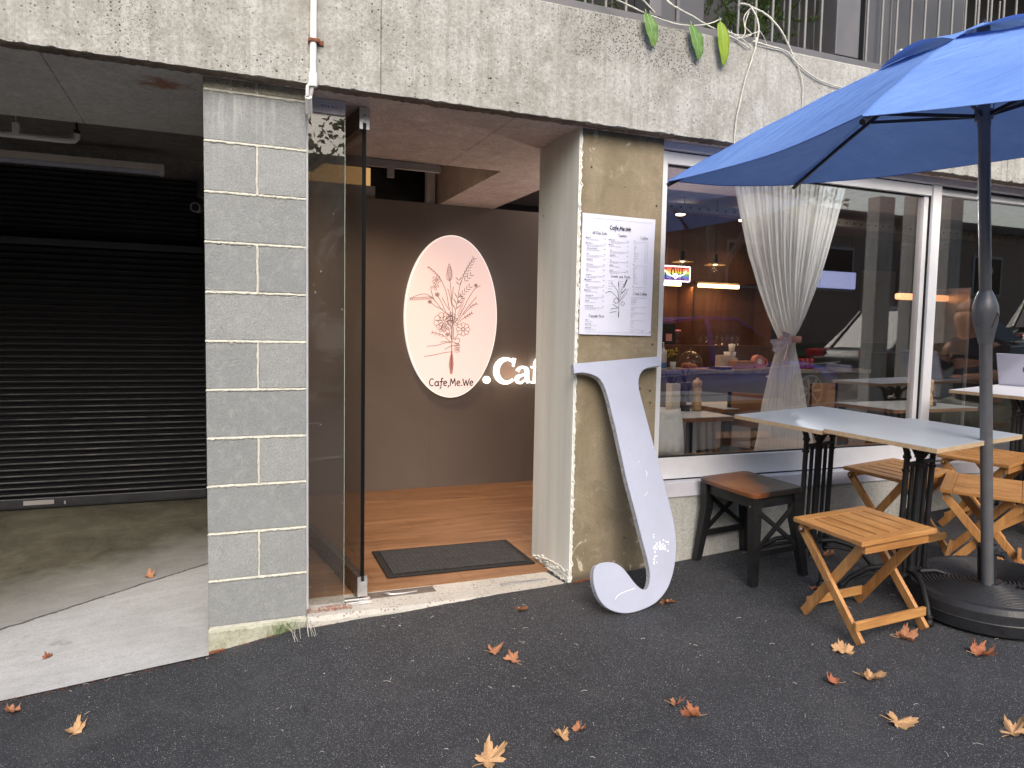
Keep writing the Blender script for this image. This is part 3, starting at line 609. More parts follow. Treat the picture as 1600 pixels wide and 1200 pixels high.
b = sp(MB().box(-3.2, -.03, SHY - .018, SHY + .02, .102, .163, .004), 'bottom_rail', plain('dark_rail', (.04, .04, .046), .4, .4))
MB().box(-.94, -.93, SHY - .0215, SHY - .019, .112, .135).build('scratch_mark', M['pvcgrey'], b).matrix_parent_inverse = Matrix.Identity(4)
mb = MB(); mb.box(-1.18, -1.0, SHY - .0215, SHY - .019, .118, .148)
o = mb.build('sticker', M['pvcgrey'], b)
mb = MB(); mb.tube([(-3.2 + .008 * k, SHY - .01, .093 + .006 * (k % 2)) for k in range(396)], .007, 5); sp(mb, 'chain_seal', M['rubber'])
sp(MB().box(-.030, -.003, SHY - .05, SHY + .09, .06, 2.5, .003), 'guide', M['shutter'])
lt = empty('fluorescent_batten', (-.9, 2.38, 2.43), label='unlit fluorescent batten under the garage ceiling', cat='light'); 
def child(par, mb, name, mat, **k):
    o = mb.build(name, mat, par, **k); l = par.location; r = par.rotation_euler.to_matrix().to_4x4(); o.matrix_parent_inverse = (Matrix.Translation(l) @ r).inverted(); return o
child(lt, MB().box(-2.0, -.27, 2.355, 2.43, 2.405, 2.447, .003), 'tray', M['beigetray'])
child(lt, MB().box(-2.0, -.30, 2.362, 2.42, 2.378, 2.405, .008), 'diffuser', M['tube'])
child(lt, MB().box(-.30, -.27, 2.357, 2.428, 2.378, 2.404, .003), 'end_cap', M['pvc'])
child(lt, MB().tube([(-1.7, 2.39, 2.445), (-1.7, 2.39, 2.56)], .006), 'hanger', M['pvc'])
pp = empty('ceiling_pipe', (-1, 1.6, 2.37), label='horizontal white pipe with an elbow hung under the garage ceiling', cat='pipe')
child(pp, MB().tube([(-3.1, 1.6, 2.395), (-.72, 1.6, 2.383), (-.685, 1.6, 2.386), (-.672, 1.6, 2.40), (-.67, 1.6, 2.425)], .017, 14), 'pipe', M['pvc'])
child(pp, MB().tube([(-.67, 1.6, 2.42), (-.67, 1.6, 2.56)], .006).box(-.685, -.655, 1.585, 1.615, 2.43, 2.445, .003), 'valve', M['rubber'])
child(pp, MB().box(-.976, -.942, 1.58, 1.62, 2.375, 2.45, .004).tube([(-.96, 1.6, 2.45), (-.96, 1.6, 2.56)], .005), 'hanger', M['pvc'])
cm = empty('security_camera', (-.04, 1.6, 2.06), label='small white security camera on the block wall beside the shutter', cat='camera')
child(cm, MB().tube([(-.001, 1.66, 2.085), (-.045, 1.63, 2.065), (-.062, 1.52, 2.055)], .026, 16, radii=[.012, .027, .029]), 'body', M['pvcgrey'])
child(cm, MB().tube([(-.062, 1.523, 2.055), (-.062, 1.516, 2.0545)], .021, 16), 'lens', M['rubber'])
# conduit down the facade
pc = empty('conduit', (.41, -.10, 2.3), label='white vertical conduit clipped to the concrete above the door', cat='pipe')
child(pc, MB().tube([(.417, BY - .017, 3.0), (.411, BY - .017, 2.37)], .0135, 14).tube([(.411, BY - .017, 2.39), (.411, BY - .017, 2.335)], .018, 14), 'pipe', M['pvc'])
child(pc, MB().tube([(.39, -.09, 2.30), (.391, -.10, 2.335), (.398, -.10, 2.352), (.408, -.1, 2.33), (.404, -.08, 2.30), (.402, -.03, 2.262)], .0075, 10).tube([(.395, -.088, 2.298), (.405, -.03, 2.25)], .014, 12), 'cable', M['pvc'])
child(pc, MB().box(.393, .437, BY - .034, BY - .0005, 2.508, 2.522, .002).box(.437, .455, BY - .008, BY - .0005, 2.505, 2.524, .002), 'clip', M['rust'])

# ------------------------------------------------------------------ glass door, sidelight
gd = empty('glass_door', (.665, .125, .11), label='open frameless glass door swung inward beside the block pillar', cat='door')
da = Vector((.662, .125, 0)); db = Vector((.545, 1.165, 0)); dd = (db - da).normalized(); dl = (db - da).length; dnv = Vector((dd.y, -dd.x, 0))
def dframe(z0, z1, th, mb, s0=0, s1=None, bev=.002):
    m4 = Matrix(((dd.x, dnv.x, 0, da.x), (dd.y, dnv.y, 0, da.y), (0, 0, 1, 0), (0, 0, 0, 1))); return mb.box(s0, s1 or dl, -th / 2, th / 2, z0, z1, bev, m4)
child(gd, dframe(.20, 2.27, .012, MB(), .004), 'pane', M['doorglass'])
child(gd, dframe(.20, 2.27, .0165, MB(), -.001, .0045, 0), 'glass_edge', M['glassedge'])
for z0, z1 in ((.118, .212), (2.255, 2.347)):
    r_ = child(gd, dframe(z0, z1, .044, MB(), .003), 'rail', M['darkalu'])
    mb = MB()
    if z0 < 1: dframe(z0, z1, .046, mb, -.003, .0028, 0); dframe(.188, .213, .014, MB(), -.004)
    else: dframe(z0 - .004, z1, .046, mb, -.003, .0028, 0)
    child(gd, mb, 'end_cap', M['alu'])
child(gd, dframe(.190, .2135, .015, MB(), -.0045, -.0032, 0), 'slot', M['rubber']); child(gd, dframe(2.25, 2.278, .015, MB(), -.0045, -.0032, 0), 'slot', M['rubber'])
mb = MB(); dframe(2.310, 2.316, .006, mb, -.0042, -.0032, 0); child(gd, mb, 'screw', M['rubber'])
sg = empty('glass_sidelight', (.41, .11, .1), label='narrow fixed glass panel between the block pillar and the glass door', cat='glass panel')
child(sg, MB().box(.415, .572, .100, .110, .112, 2.29), 'pane', M['doorglass'])
child(sg, MB().box(.5722, .5740, .1, .11, .112, 2.29), 'glass_edge', plain('pale_glass_edge', (.35, .42, .36), .2, 0, .1, 9, 0))
child(sg, MB().box(.395, .414, .085, .125, .10, 2.35, .002), 'jamb', M['whiteframe'])
f_ = child(sg, MB().box(.415, .572, .085, .125, 2.29, 2.3495, .002), 'patch_fitting', M['lavframe'])
child(sg, MB().box(.415, .575, .085, .125, .099, .112, .001), 'channel', M['alu'])
child(sg, MB().box(.575, .70, .07, .16, .099, .105, .002).box(.58, .70, .085, .10, .105, .109, .001).box(.58, .70, .125, .14, .105, .109, .001), 'floor_plate', M['alu'])

# --- plain stroke lettering ---------------------------------------------------
def arc(cx, cy, rx_, ry, a0, a1, n=10): return [(cx + rx_ * math.cos(R(a0 + (a1 - a0) * i / n)), cy + ry * math.sin(R(a0 + (a1 - a0) * i / n))) for i in range(n + 1)]
# unit letters: x-height 1, cap 1.5; each returns strokes and advance
HAND = {
 'C': ([arc(.55, .75, .5, .72, 55, 300, 12)], 1.15),
 'a': ([arc(.4, .45, .36, .45, 60, 400, 14), [(.78, .95), (.76, .3), (.9, .02)]], 1.0),
 'f': ([[(.75, 1.45), (.55, 1.6), (.42, 1.3), (.38, .3), (.30, -.45), (.12, -.5)], [(.1, .85), (.75, .92)]], .8),
 'e': ([[(.12, .48), (.75, .6)] + arc(.45, .5, .33, .47, 15, 310, 12)], .95),
 ',': ([[(.2, .1), (.22, -.05), (.1, -.28)]], .45),
 '.': ([[(.12, .0), (.22, .1)]], .4),
 'M': ([[(.1, -.02), (.28, 1.45), (.66, .45), (1.1, 1.45), (1.25, 0)]], 1.45),
 'W': ([[(.05, 1.4), (.4, 0), (.75, 1.1), (1.05, .0), (1.5, 1.45)]], 1.5),
}
def hand(mb, txt, o, ux, uy, un, size, wd, d0, d1):
    x = 0; o = Vector(o); ux = Vector(ux); uy = Vector(uy)
    for ch in txt:
        if ch == ' ': x += .7; continue
        sts, ad = HAND[ch]
        for p in sts:
            for (a, b), (c, d) in zip(p, p[1:]):
                l = math.hypot(c - a, d - b) or 1; ex, ey = (c - a) / l * wd * .35 / size, (d - b) / l * wd * .35 / size
                mb.ribbon([((x + a - ex) * size, (b - ey) * size), ((x + c + ex) * size, (d + ey) * size)], wd, o, ux, uy, un, d0, d1)
        x += ad
    return x * size
GLY = {  # block capitals / small letters as plain strokes, unit height 1, width ~.6
 'A': ([[(0, 0), (.3, 1), (.6, 0)], [(.12, .38), (.48, .38)]], .72), 'B': ([[(0, 0), (0, 1), (.4, .95), (.45, .7), (.3, .53), (0, .52)], [(.3, .53), (.52, .35), (.45, .05), (0, 0)]], .68),
 'D': ([[(0, 0), (0, 1), (.35, .95), (.55, .5), (.35, .05), (0, 0)]], .72), 'E': ([[(.5, 0), (0, 0), (0, 1), (.5, 1)], [(0, .52), (.4, .52)]], .64), 'I': ([[(0, 0), (0, 1)]], .2), 'L': ([[(0, 1), (0, 0), (.45, 0)]], .58),
 'R': ([[(0, 0), (0, 1), (.42, .95), (.48, .72), (.35, .52), (0, .5)], [(.3, .5), (.55, 0)]], .7), 'T': ([[(0, 1), (.6, 1)], [(.3, 1), (.3, 0)]], .72), 'Y': ([[(0, 1), (.3, .5), (.6, 1)], [(.3, .5), (.3, 0)]], .7),
 'C': ([arc(.35, .5, .35, .5, 50, 310, 8)], .78), 'P': ([[(0, 0), (0, 1), (.42, .95), (.48, .72), (.35, .5), (0, .48)]], .62), 'O': ([arc(.35, .5, .35, .5, 90, 450, 12)], .85), 'V': ([[(0, 1), (.3, 0), (.6, 1)]], .7),
 'a': ([arc(.22, .3, .2, .3, 60, 400, 8), [(.43, .6), (.43, 0)]], .56), 'e': ([[(.03, .32), (.42, .34)] + arc(.22, .3, .2, .3, 10, 310, 8)], .54), 'i': ([[(.05, .6), (.05, 0)], [(.05, .85), (.05, .78)]], .2), 'l': ([[(.05, 1), (.05, 0)]], .2),
 'y': ([[(0, .6), (.2, 0)], [(.42, .6), (.12, -.35)]], .5), 's': ([[(.36, .55), (.1, .58), (.08, .38), (.34, .24), (.3, .04), (.02, .04)]], .46), 't': ([[(.15, .95), (.15, .1), (.32, 0)], [(0, .6), (.32, .6)]], .42), 'o': ([arc(.22, .3, .2, .3, 90, 450, 10)], .54),
 'f': ([[(.35, 1), (.15, .9), (.15, 0)], [(0, .6), (.32, .6)]], .4), 'r': ([[(0, .6), (0, 0)], [(0, .4), (.25, .6)]], .36), 'u': ([[(0, .6), (.02, .1), (.2, 0), (.38, .15)], [(.4, .6), (.4, 0)]], .52), 'c': ([arc(.24, .3, .22, .3, 50, 310, 8)], .5), 'd': ([arc(.22, .3, .2, .3, 60, 400, 8), [(.43, 1), (.43, 0)]], .56), 'z': ([[(0, .6), (.36, .6), (0, 0), (.38, 0)]], .48), 'n': ([[(0, .6), (0, 0)], [(0, .4), (.2, .6), (.36, .5), (.38, 0)]], .52),
}
def lettering(mb, txt, o, ux, uy, un, size, wd, d0, d1):
    x = 0
    for ch in txt:
        if ch == ' ': x += .5; continue
        sts, ad = GLY[ch]
        for p in sts: mb.ribbon([((x + a) * size, b * size) for a, b in p], wd, o, ux, uy, un, d0, d1)
        x += ad
    return x * size
EX, EZ, NY = (1, 0, 0), (0, 0, 1), (0, -1, 0)
mb = MB(); mb.box(.462, .532, .0842, .0846, 2.308, 2.330); lb = mb.build('name_label', M['paper'], f_); lb.matrix_parent_inverse = (Matrix.Translation(sg.location)).inverted() @ Matrix.Identity(4); lb.matrix_parent_inverse = Matrix.Identity(4)
mb2 = MB(); lettering(mb2, 'RETAIL BAY', (.468, .084, 2.3135), EX, EZ, NY, .011, .0012, 0, .0003); mb2.build('lettering', M['ink'], f_)

# ------------------------------------------------------------------ oval sign
OC = (1.78, 2.4, 1.469); ORX, ORZ = .381, .640
def ellipse(rx_, rz, n=96): return [(rx_ * math.cos(2 * math.pi * k / n), rz * math.sin(2 * math.pi * k / n)) for k in range(n)]
ov = empty('oval_sign', OC, label='pink oval lit sign with a hand-drawn bouquet on the brown partition', cat='sign')
L0 = (0, 0, 0)
MB().prism(ellipse(ORX, ORZ), L0, EX, EZ, NY, .012, .048).build('rim', M['ovaledge'], ov)
MB().prism(ellipse(ORX - .009, ORZ - .009), L0, EX, EZ, NY, .0482, .052).build('face', M['ovalface'], ov)
def oz(px, py): return ((px - 350) / 709 * 1.0 * .74, (560 - py) / 1200 * 1.14 * 1.0)   # drawing units of the sketch to metres on the face
def sk(pts): return [oz(*p) for p in pts]
line, dark_, rib_ = MB(), MB(), MB()
LW = .0042
def smooth2(P, n=5):
    if len(P) < 3: return P
    Q = []
    for i in range(len(P) - 1):
        p0, p1, p2, p3 = P[max(i - 1, 0)], P[i], P[i + 1], P[min(i + 2, len(P) - 1)]
        for k in range(n):
            t = k / n; Q.append(tuple(.5 * (2 * p1[j] + (p2[j] - p0[j]) * t + (2 * p0[j] - 5 * p1[j] + 4 * p2[j] - p3[j]) * t * t + (3 * p1[j] - p0[j] - 3 * p2[j] + p3[j]) * t ** 3) for j in (0, 1)))
    Q.append(P[-1]); return Q
def ln(pts, mb=line, w_=LW): mb.ribbon(sk(smooth2(pts)), w_, L0, EX, EZ, NY, .0523, .0530)
def leafy(mb, a, b, nn, ln_, wd, both=True):
    for i in range(nn):
        t = (i + .5) / nn; x = a[0] + (b[0] - a[0]) * t; y = a[1] + (b[1] - a[1]) * t; ang = math.atan2(b[1] - a[1], b[0] - a[0])
        for sgn in ((-1, 1) if both else ((-1) ** i,)):
            aa = ang + sgn * .65; p = [(x, y), (x + ln_ * .5 * math.cos(aa), y + ln_ * .5 * math.sin(aa)), (x + ln_ * math.cos(aa), y + ln_ * math.sin(aa))]
            q = sk(p); mb.ribbon(q, [.001, wd, .001], L0, EX, EZ, NY, .0523, .0530)
# stems
ln([(352, 740), (352, 520), (338, 330), (328, 250)]); ln([(365, 600), (375, 520), (392, 420), (410, 300), (450, 180), (520, 60)], dark_, .0035)
ln([(360, 620), (420, 530), (480, 400), (530, 320), (575, 290)]); ln([(350, 560), (325, 480), (300, 350), (255, 250), (200, 185), (155, 155)])
ln([(340, 560), (270, 500), (215, 430), (150, 380), (80, 390), (20, 425)], line, .004); ln([(280, 500), (230, 480), (175, 440)]); ln([(300, 520), (260, 430), (232, 385)]); ln([(325, 500), (290, 440), (270, 400)]); ln([(350, 470), (330, 380), (312, 325)]); ln([(345, 450), (352, 370), (358, 310)])
ln([(400, 590), (470, 480), (545, 385)]); ln([(440, 540), (500, 470), (550, 440)]); ln([(210, 430), (190, 370), (180, 320)]); ln([(380, 620), (440, 570), (510, 520)])
ln([(340, 770), (290, 720), (240, 700), (190, 690)]); ln([(340, 775), (300, 765), (260, 770)])
leafy(dark_, (372, 520), (395, 380), 3, 55, .006); leafy(dark_, (400, 400), (490, 300), 5, 38, .005); leafy(dark_, (405, 310), (400, 240), 2, 40, .006); leafy(dark_, (435, 270), (500, 200), 3, 36, .005); leafy(dark_, (430, 240), (520, 65), 7, 34, .0045); leafy(dark_, (390, 460), (435, 390), 2, 30, .006)
leafy(line, (205, 405), (30, 422), 13, 22, .005); leafy(line, (260, 250), (160, 158), 6, 18, .004); leafy(line, (400, 560), (440, 400), 10, 22, .004); leafy(line, (440, 570), (510, 520), 4, 22, .005); leafy(line, (300, 725), (195, 690), 4, 28, .004); leafy(line, (480, 480), (545, 440), 3, 24, .003)
# wheat head
for k in range(9): y = 255 - k * 13; wv = 20 * math.sin(math.pi * (k + 1.5) / 11); ln([(328 - wv, y - 8), (327, y + 4), (326 + wv, y - 8)], line, .004)
ln([(308, 250), (304, 210), (312, 160), (321, 122), (336, 160), (346, 210), (340, 250), (320, 258), (308, 250)], line, .0035)
def petal(cx, cy, r0, r1, a, wv=.35, mb=line): ln([(cx + r0 * math.cos(a - wv), cy + r0 * math.sin(a - wv)), (cx + r1 * .85 * math.cos(a - wv), cy + r1 * .85 * math.sin(a - wv)), (cx + r1 * math.cos(a), cy + r1 * math.sin(a)), (cx + r1 * .85 * math.cos(a + wv), cy + r1 * .85 * math.sin(a + wv)), (cx + r0 * math.cos(a + wv), cy + r0 * math.sin(a + wv))], mb, .0034)
for k in range(8): petal(440, 660, 10, 55, k * math.pi / 4)
ln([(440 + 14 * math.cos(k * .7), 660 + 14 * math.sin(k * .7)) for k in range(10)])
for cx, cy, n_, r0, r1 in ((285, 600, 9, 30, 78), (285, 600, 7, 8, 45), (345, 560, 6, 8, 40), (280, 655, 5, 6, 36), (225, 260, 5, 4, 34), (215, 315, 4, 4, 28), (232, 378, 6, 3, 17), (175, 440, 5, 2, 16), (537, 290, 5, 2, 14), (316, 706, 5, 2, 17), (355, 600, 5, 8, 44)):
    for k in range(n_): petal(cx, cy, r0, r1, k * 2 * math.pi / n_ + cx, .34)
# hand and arm
ln([(155, 805), (230, 797), (300, 775), (345, 765), (385, 775), (408, 790)]); ln([(135, 890), (220, 874), (300, 855), (360, 848)]); ln([(295, 830), (330, 808), (355, 798)])
for y in (785, 803, 820, 836): ln([(370, y), (395, y - 6), (411, y + 4), (405, y + 15), (372, y + 13)])
ln([(350, 800), (385, 795), (408, 770), (412, 745), (395, 735), (372, 750)])
ln([(352, 740), (350, 800), (352, 860), (350, 1000)], line, .006); ln([(362, 640), (362, 750)], line, .005); ln([(345, 640), (348, 750)]); ln([(320, 640), (345, 740)]); ln([(400, 700), (370, 745)])
rib_.ribbon(sk([(352, 850), (350, 900), (349, 960), (350, 1035)]), [.008, .030, .040, .018], L0, EX, EZ, NY, .0521, .0526)
line.build('bouquet_drawing', M['mauveink'], ov); dark_.build('leaf_drawing', M['ink'], ov); rib_.build('stem_print', M['pinkribbon'], ov)
mb = MB(); hand(mb, 'Cafe,Me.We', (-.180, 0, -.545), EX, EZ, NY, .0385, .0078, .0523, .0532); mb.build('lettering', M['ink'], ov)
# lit serif letters
sgn = empty('lit_lettering', (2.088, 2.38, .935), label='white glowing serif letters reading .Cafe beside the oval sign', cat='lettering')
def serif():
    s = {}
    s['.'] = [(arc(.0, .075, .001, .001, 0, 360, 4), None)]
    return s
def rib(mb, pts, ws): mb.ribbon(pts, ws, L0, EX, EZ, NY, 0, .022)
sgn.scale = (.90, 1, .90); h = .235
mb = MB(); mb.prism([(.033 * math.cos(k * math.pi / 12), .036 + .033 * math.sin(k * math.pi / 12)) for k in range(24)], L0, EX, EZ, NY, 0, .022)
mb.build('full_stop', M['letterlit'], sgn)
mb = MB(); ox = .07
pts = arc(ox + .12, h / 2, .098, h / 2 - .010, 52, 312, 22); ws = [.018 + .034 * max(0, math.sin(R(i / 22 * 180))) ** 1.2 for i in range(23)]; rib(mb, pts, ws); rib(mb, [(ox + .186, h * .66), (ox + .196, h * .99)], [.010, .028])
mb.build('letter', M['letterlit'], sgn)
mb = MB(); ox = .285; xh = .155
rib(mb, [(ox + .016, xh * .74)] + arc(ox + .065, xh * .72, .046, xh * .26, 160, 20, 8) + [(ox + .112, .05), (ox + .122, .012), (ox + .145, .016)], [.034, .026, .022, .020, .019, .019, .022, .028, .034, .036, .034, .026, .014])
rib(mb, [(ox + .10, xh * .56), (ox + .05, xh * .47)] + arc(ox + .045, xh * .24, .036, xh * .21, 110, 290, 8) + [(ox + .10, xh * .26)], [.014, .018, .026, .03, .034, .034, .03, .026, .022, .018, .014, .012])
mb.build('letter', M['letterlit'], sgn)
mb = MB(); ox = .430
rib(mb, [(ox + .105, h * .90), (ox + .09, h * .965), (ox + .062, h * .95), (ox + .05, h * .84), (ox + .05, .012)], [.030, .02, .018, .03, .034]); rib(mb, [(ox + .005, xh * .97), (ox + .10, xh * .97)], .015); rib(mb, [(ox + .012, .008), (ox + .09, .008)], .015)
mb.build('letter', M['letterlit'], sgn)
mb = MB(); ox = .545
rib(mb, [(ox + .02, xh * .52), (ox + .118, xh * .52)] + arc(ox + .068, xh * .5, .052, xh * .46, 10, 320, 16), [.014, .014] + [.016 + .018 * math.sin(R(i / 16 * 180)) for i in range(17)])
mb.build('letter', M['letterlit'], sgn)
lp = bpy.data.lights.new('letter_glow', 'POINT'); lp.energy = .5; lp.color = (1, .62, .4); lp.shadow_soft_size = .06
lo = bpy.data.objects.new('letter_glow', lp); col.objects.link(lo); lo.location = (2.3, 2.3, 1.02)

# ------------------------------------------------------------------ menu poster
mn = empty('menu_poster', (1.90, -.004, 1.65), rot=(0, R(.4), 0), label='white paper menu taped to the tan concrete pier', cat='poster')
mb = MB(); n = 14; pw, ph = .412, .588
vs = []
for j in range(n + 1):
    for i in range(n + 1):
        u, v = i / n, j / n; wv = .0016 * math.sin(u * 7 + v * 3) + .001 * math.sin(v * 11); vs.append((-pw / 2 + pw * u, -.004 + wv - .002, -ph / 2 + ph * v))
mb.add(vs, [(j * (n + 1) + i, j * (n + 1) + i + 1, (j + 1) * (n + 1) + i + 1, (j + 1) * (n + 1) + i) for j in range(n) for i in range(n)], True)
mb.add([(-pw / 2, -.001, -ph / 2), (pw / 2, -.001, -ph / 2), (pw / 2, -.001, ph / 2), (-pw / 2, -.001, ph / 2)], [(0, 1, 2, 3)])
mb.build('sheet', M['paper'], mn)
txt, head, gry = MB(), MB(), MB()
def mp(px, py): return (-.206 + (px) / 1240 * .412, ph / 2 - py / 1760 * ph)      # poster page units to metres
def T(mb, s, px, py, size, wd): x, z = mp(px, py); lettering(mb, s, (x, 0, z), EX, EZ, NY, size, wd, .0092, .0096)
x, z = mp(455, 205); hand(head, 'Cafe,Me.We', (x, 0, z), EX, EZ, NY, .0125, .0030, .0092, .0097)
T(head, 'All Day Eats', 165, 290, .0135, .0013); T(head, 'Toasties', 600, 300, .0125, .0013); T(head, 'Coffee', 990, 310, .0135, .0013); T(head, 'Create your Pasta', 500, 905, .0125, .0013); T(head, 'Iced Coffee', 930, 1145, .0125, .0013); T(head, 'Cascade Pizza', 150, 1500, .0125, .0013)
def para(px, py, w_, lines, mb=None, bold=False):
    for k in range(lines):
        x = px; end = px + w_ * (1 if k < lines - 1 else random.uniform(.35, .8))
        while x < end:
            l = random.uniform(14, 46); a = mp(x, py + k * 20); b = mp(min(x + l, end), py + k * 20)
            (mb or txt).ribbon([a, b], .0019 if bold else .0012, L0, EX, EZ, NY, .0092, .0096); x += l + 8
y = 350
for k in range(14):
    if k in (0, 1, 8, 10): a = mp(60, y); head.box(a[0], a[0] + .005, -.0096, -.0092, a[1] - .002, a[1] + .003)
    para(80, y, 110 + 60 * (k % 3), 1, head, True); para(80, y + 24, 300, 1 + k % 2, gry); a = mp(365, y); gry.box(a[0], a[0] + .008, -.0096, -.0092, a[1] - .001, a[1] + .0008); y += 76
y = 355
for k in range(7):
    if k < 2: a = mp(445, y); head.box(a[0], a[0] + .005, -.0096, -.0092, a[1] - .002, a[1] + .003)
    para(470, y, 90 + 50 * (k % 2), 1, head, True); para(470, y + 22, 310, 1 + (k + 1) % 2, gry); a = mp(760, y); gry.box(a[0], a[0] + .008, -.0096, -.0092, a[1] - .001, a[1] + .0008); y += 74
for k in range(5): para(460, 960 + 38 * k, 120, 1, gry); para(640, 960 + 38 * k, 130, 1, gry)
y = 360
for blkn in (11, 10, 4):
    a, b = mp(870, y), mp(1130, y); gry.ribbon([a, b], .0008, L0, EX, EZ, NY, .0092, .0096); para(870, y - 16, 40, 1, head, True); y += 34
    for k in range(blkn): para(880, y, random.choice((50, 80, 110)), 1, gry); a = mp(1070, y); gry.box(a[0], a[0] + .004, -.0096, -.0092, a[1] - .0008, a[1] + .0008); a = mp(1110, y); gry.box(a[0], a[0] + .004, -.0096, -.0092, a[1] - .0008, a[1] + .0008); y += 26
    y += 30
y = 1190
for blkn in (4, 2, 3, 4, 1):
    a, b = mp(860, y), mp(1120, y); gry.ribbon([a, b], .0008, L0, EX, EZ, NY, .0092, .0096); y += 24
    for k in range(blkn): para(865, y, random.choice((70, 120, 150)), 1, gry); y += 25
    y += 16
for k in range(3): para(90, 1545 + 58 * k, 130, 1, head, True); para(90, 1567 + 58 * k, 290, 1, gry)
a, b = mp(120, 60), mp(1180, 60); gry.ribbon([a, b], .0006, L0, EX, EZ, NY, .0092, .0096); a, b = mp(80, 1720), mp(1200, 1720); gry.ribbon([a, b], .0006, L0, EX, EZ, NY, .0092, .0096); para(1060, 1700, 90, 1, head, True)
# small bouquet print
def bq(pts, w_=.0015): txt.ribbon([((p[0] - 350) / 709 * .17 + .010, (560 - p[1]) / 1200 * .245 - .115) for p in pts], w_, L0, EX, EZ, NY, .0092, .0096)
for p in ([(352, 1000), (352, 740), (345, 420), (325, 130)], [(365, 600), (410, 300), (520, 60)], [(360, 620), (480, 400), (575, 290)], [(350, 560), (300, 350), (155, 155)], [(340, 560), (215, 430), (150, 380), (80, 390), (20, 425)], [(155, 805), (300, 775), (345, 765)], [(135, 890), (300, 855)], [(400, 590), (545, 385)], [(340, 770), (240, 700), (190, 690)]): bq(p)
bq([(352, 1000), (352, 860)], .004); bq([(327, 250), (323, 130)], .003)
for k in range(8): bq([(450 + 9 * k, 270 - 25 * k), (475 + 9 * k, 240 - 25 * k)], .0035); bq([(400 + 12 * k, 420 - 14 * k), (425 + 12 * k, 400 - 16 * k)], .003)
for k in range(8): bq([(285 + 60 * math.cos(k * .8), 600 + 60 * math.sin(k * .8)), (285 + 60 * math.cos(k * .8 + .5), 600 + 60 * math.sin(k * .8 + .5))], .0035); bq([(440 + 45 * math.cos(k * .8), 660 + 45 * math.sin(k * .8)), (440 + 45 * math.cos(k * .8 + .6), 660 + 45 * math.sin(k * .8 + .6))], .002)
txt.build('bouquet_print', M['ink'], mn); head.build('heading_text', M['ink'], mn); gry.build('menu_text', M['greyink'], mn)
MB().tube([(pw / 2 - .01, -.012, -ph / 2 + .02), (pw / 2 - .01, .002, -ph / 2 + .02)], .003, 8).build('pin', M['screwm'], mn)
mn['label'] = 'white paper menu headed with black handwriting, taped to the tan concrete pier'

# ------------------------------------------------------------------ the big letter J leaning on the pier
JP = [(88,172),(250,158),(425,143),(432,180),(400,185),(375,190),(358,200),(348,218),(343,240),(345,270),(352,300),(363,340),(380,405),(400,480),(425,570),(450,660),(475,760),(484,805),(489,850),(491,885),(489,925),(482,975),(471,1015),(455,1055),(430,1088),(405,1110),(375,1126),(340,1139),(310,1146),(280,1147),(250,1141),(225,1130),(203,1112),(185,1085),(172,1050),(166,1015),(167,985),(173,965),(185,954),(205,948),(228,946),(248,949),(268,958),(288,975),(305,998),(320,1018),(335,1036),(350,1049),(363,1055),(374,1053),(382,1043),(387,1020),(388,990),(383,960),(374,920),(360,870),(345,810),(330,750),(315,695),(300,640),(285,570),(270,500),(255,430),(240,370),(226,310),(213,268),(204,248),(193,233),(178,221),(160,214),(140,209),(120,207),(92,210)]
# outline measured on the leaning face: foot 0.46 m out from the pier, head almost touching it
jb = Vector((1.755, -.455, .103)); jt = Vector((1.755, -.058, 1.22)); jn = Vector((0, -(jt - jb).z, (jt - jb).y)).normalized()
camp = Vector((0.02773271, -3.23153245, 1.36420111))
def jpt(px, py):
    X_, Y_ = 860 + px / 2.5, 500 + py / 2.5
    d = rx * ((X_ - 800) / 1146.96) + dn * ((Y_ - 600) / 1146.96) + fw; t = (jb - camp).dot(jn) / d.dot(jn); return camp + d * t
juy = (jt - jb).normalized(); jux = juy.cross(jn) * -1
if jux.x < 0: jux = -jux
P2 = [((jpt(*p) - jb).dot(jux), (jpt(*p) - jb).dot(juy)) for p in JP]
dz = G(jb.x, jb.y) + .003 - (jb + juy * min(p[1] for p in P2)).z
jo = empty('letter_sign', jb, label='big scuffed white letter J leaning against the tan concrete pier', cat='letter')
def smooth_poly(P, it=1):
    for _ in range(it):
        Q = []
        for i in range(len(P)):
            a, b, c = P[i - 1], P[i], P[(i + 1) % len(P)]
            v1 = Vector((b[0] - a[0], b[1] - a[1])); v2 = Vector((c[0] - b[0], c[1] - b[1])); ang = v1.angle(v2) if v1.length and v2.length else 0
            if ang > .9: Q.append(b)
            else: Q += [(b[0] * .75 + a[0] * .25, b[1] * .75 + a[1] * .25), (b[0] * .75 + c[0] * .25, b[1] * .75 + c[1] * .25)]
        P = Q
    return P
P2 = smooth_poly(P2, 2)
def inset(P, d):
    out = []; n = len(P); A = sum(P[i][0] * P[(i + 1) % n][1] - P[(i + 1) % n][0] * P[i][1] for i in range(n)); sg_ = 1 if A > 0 else -1
    for i in range(n):
        a, c = P[i - 1], P[(i + 1) % n]; dx, dy = c[0] - a[0], c[1] - a[1]; l = math.hypot(dx, dy) or 1; out.append((P[i][0] - sg_ * dy / l * d, P[i][1] + sg_ * dx / l * d))
    return out
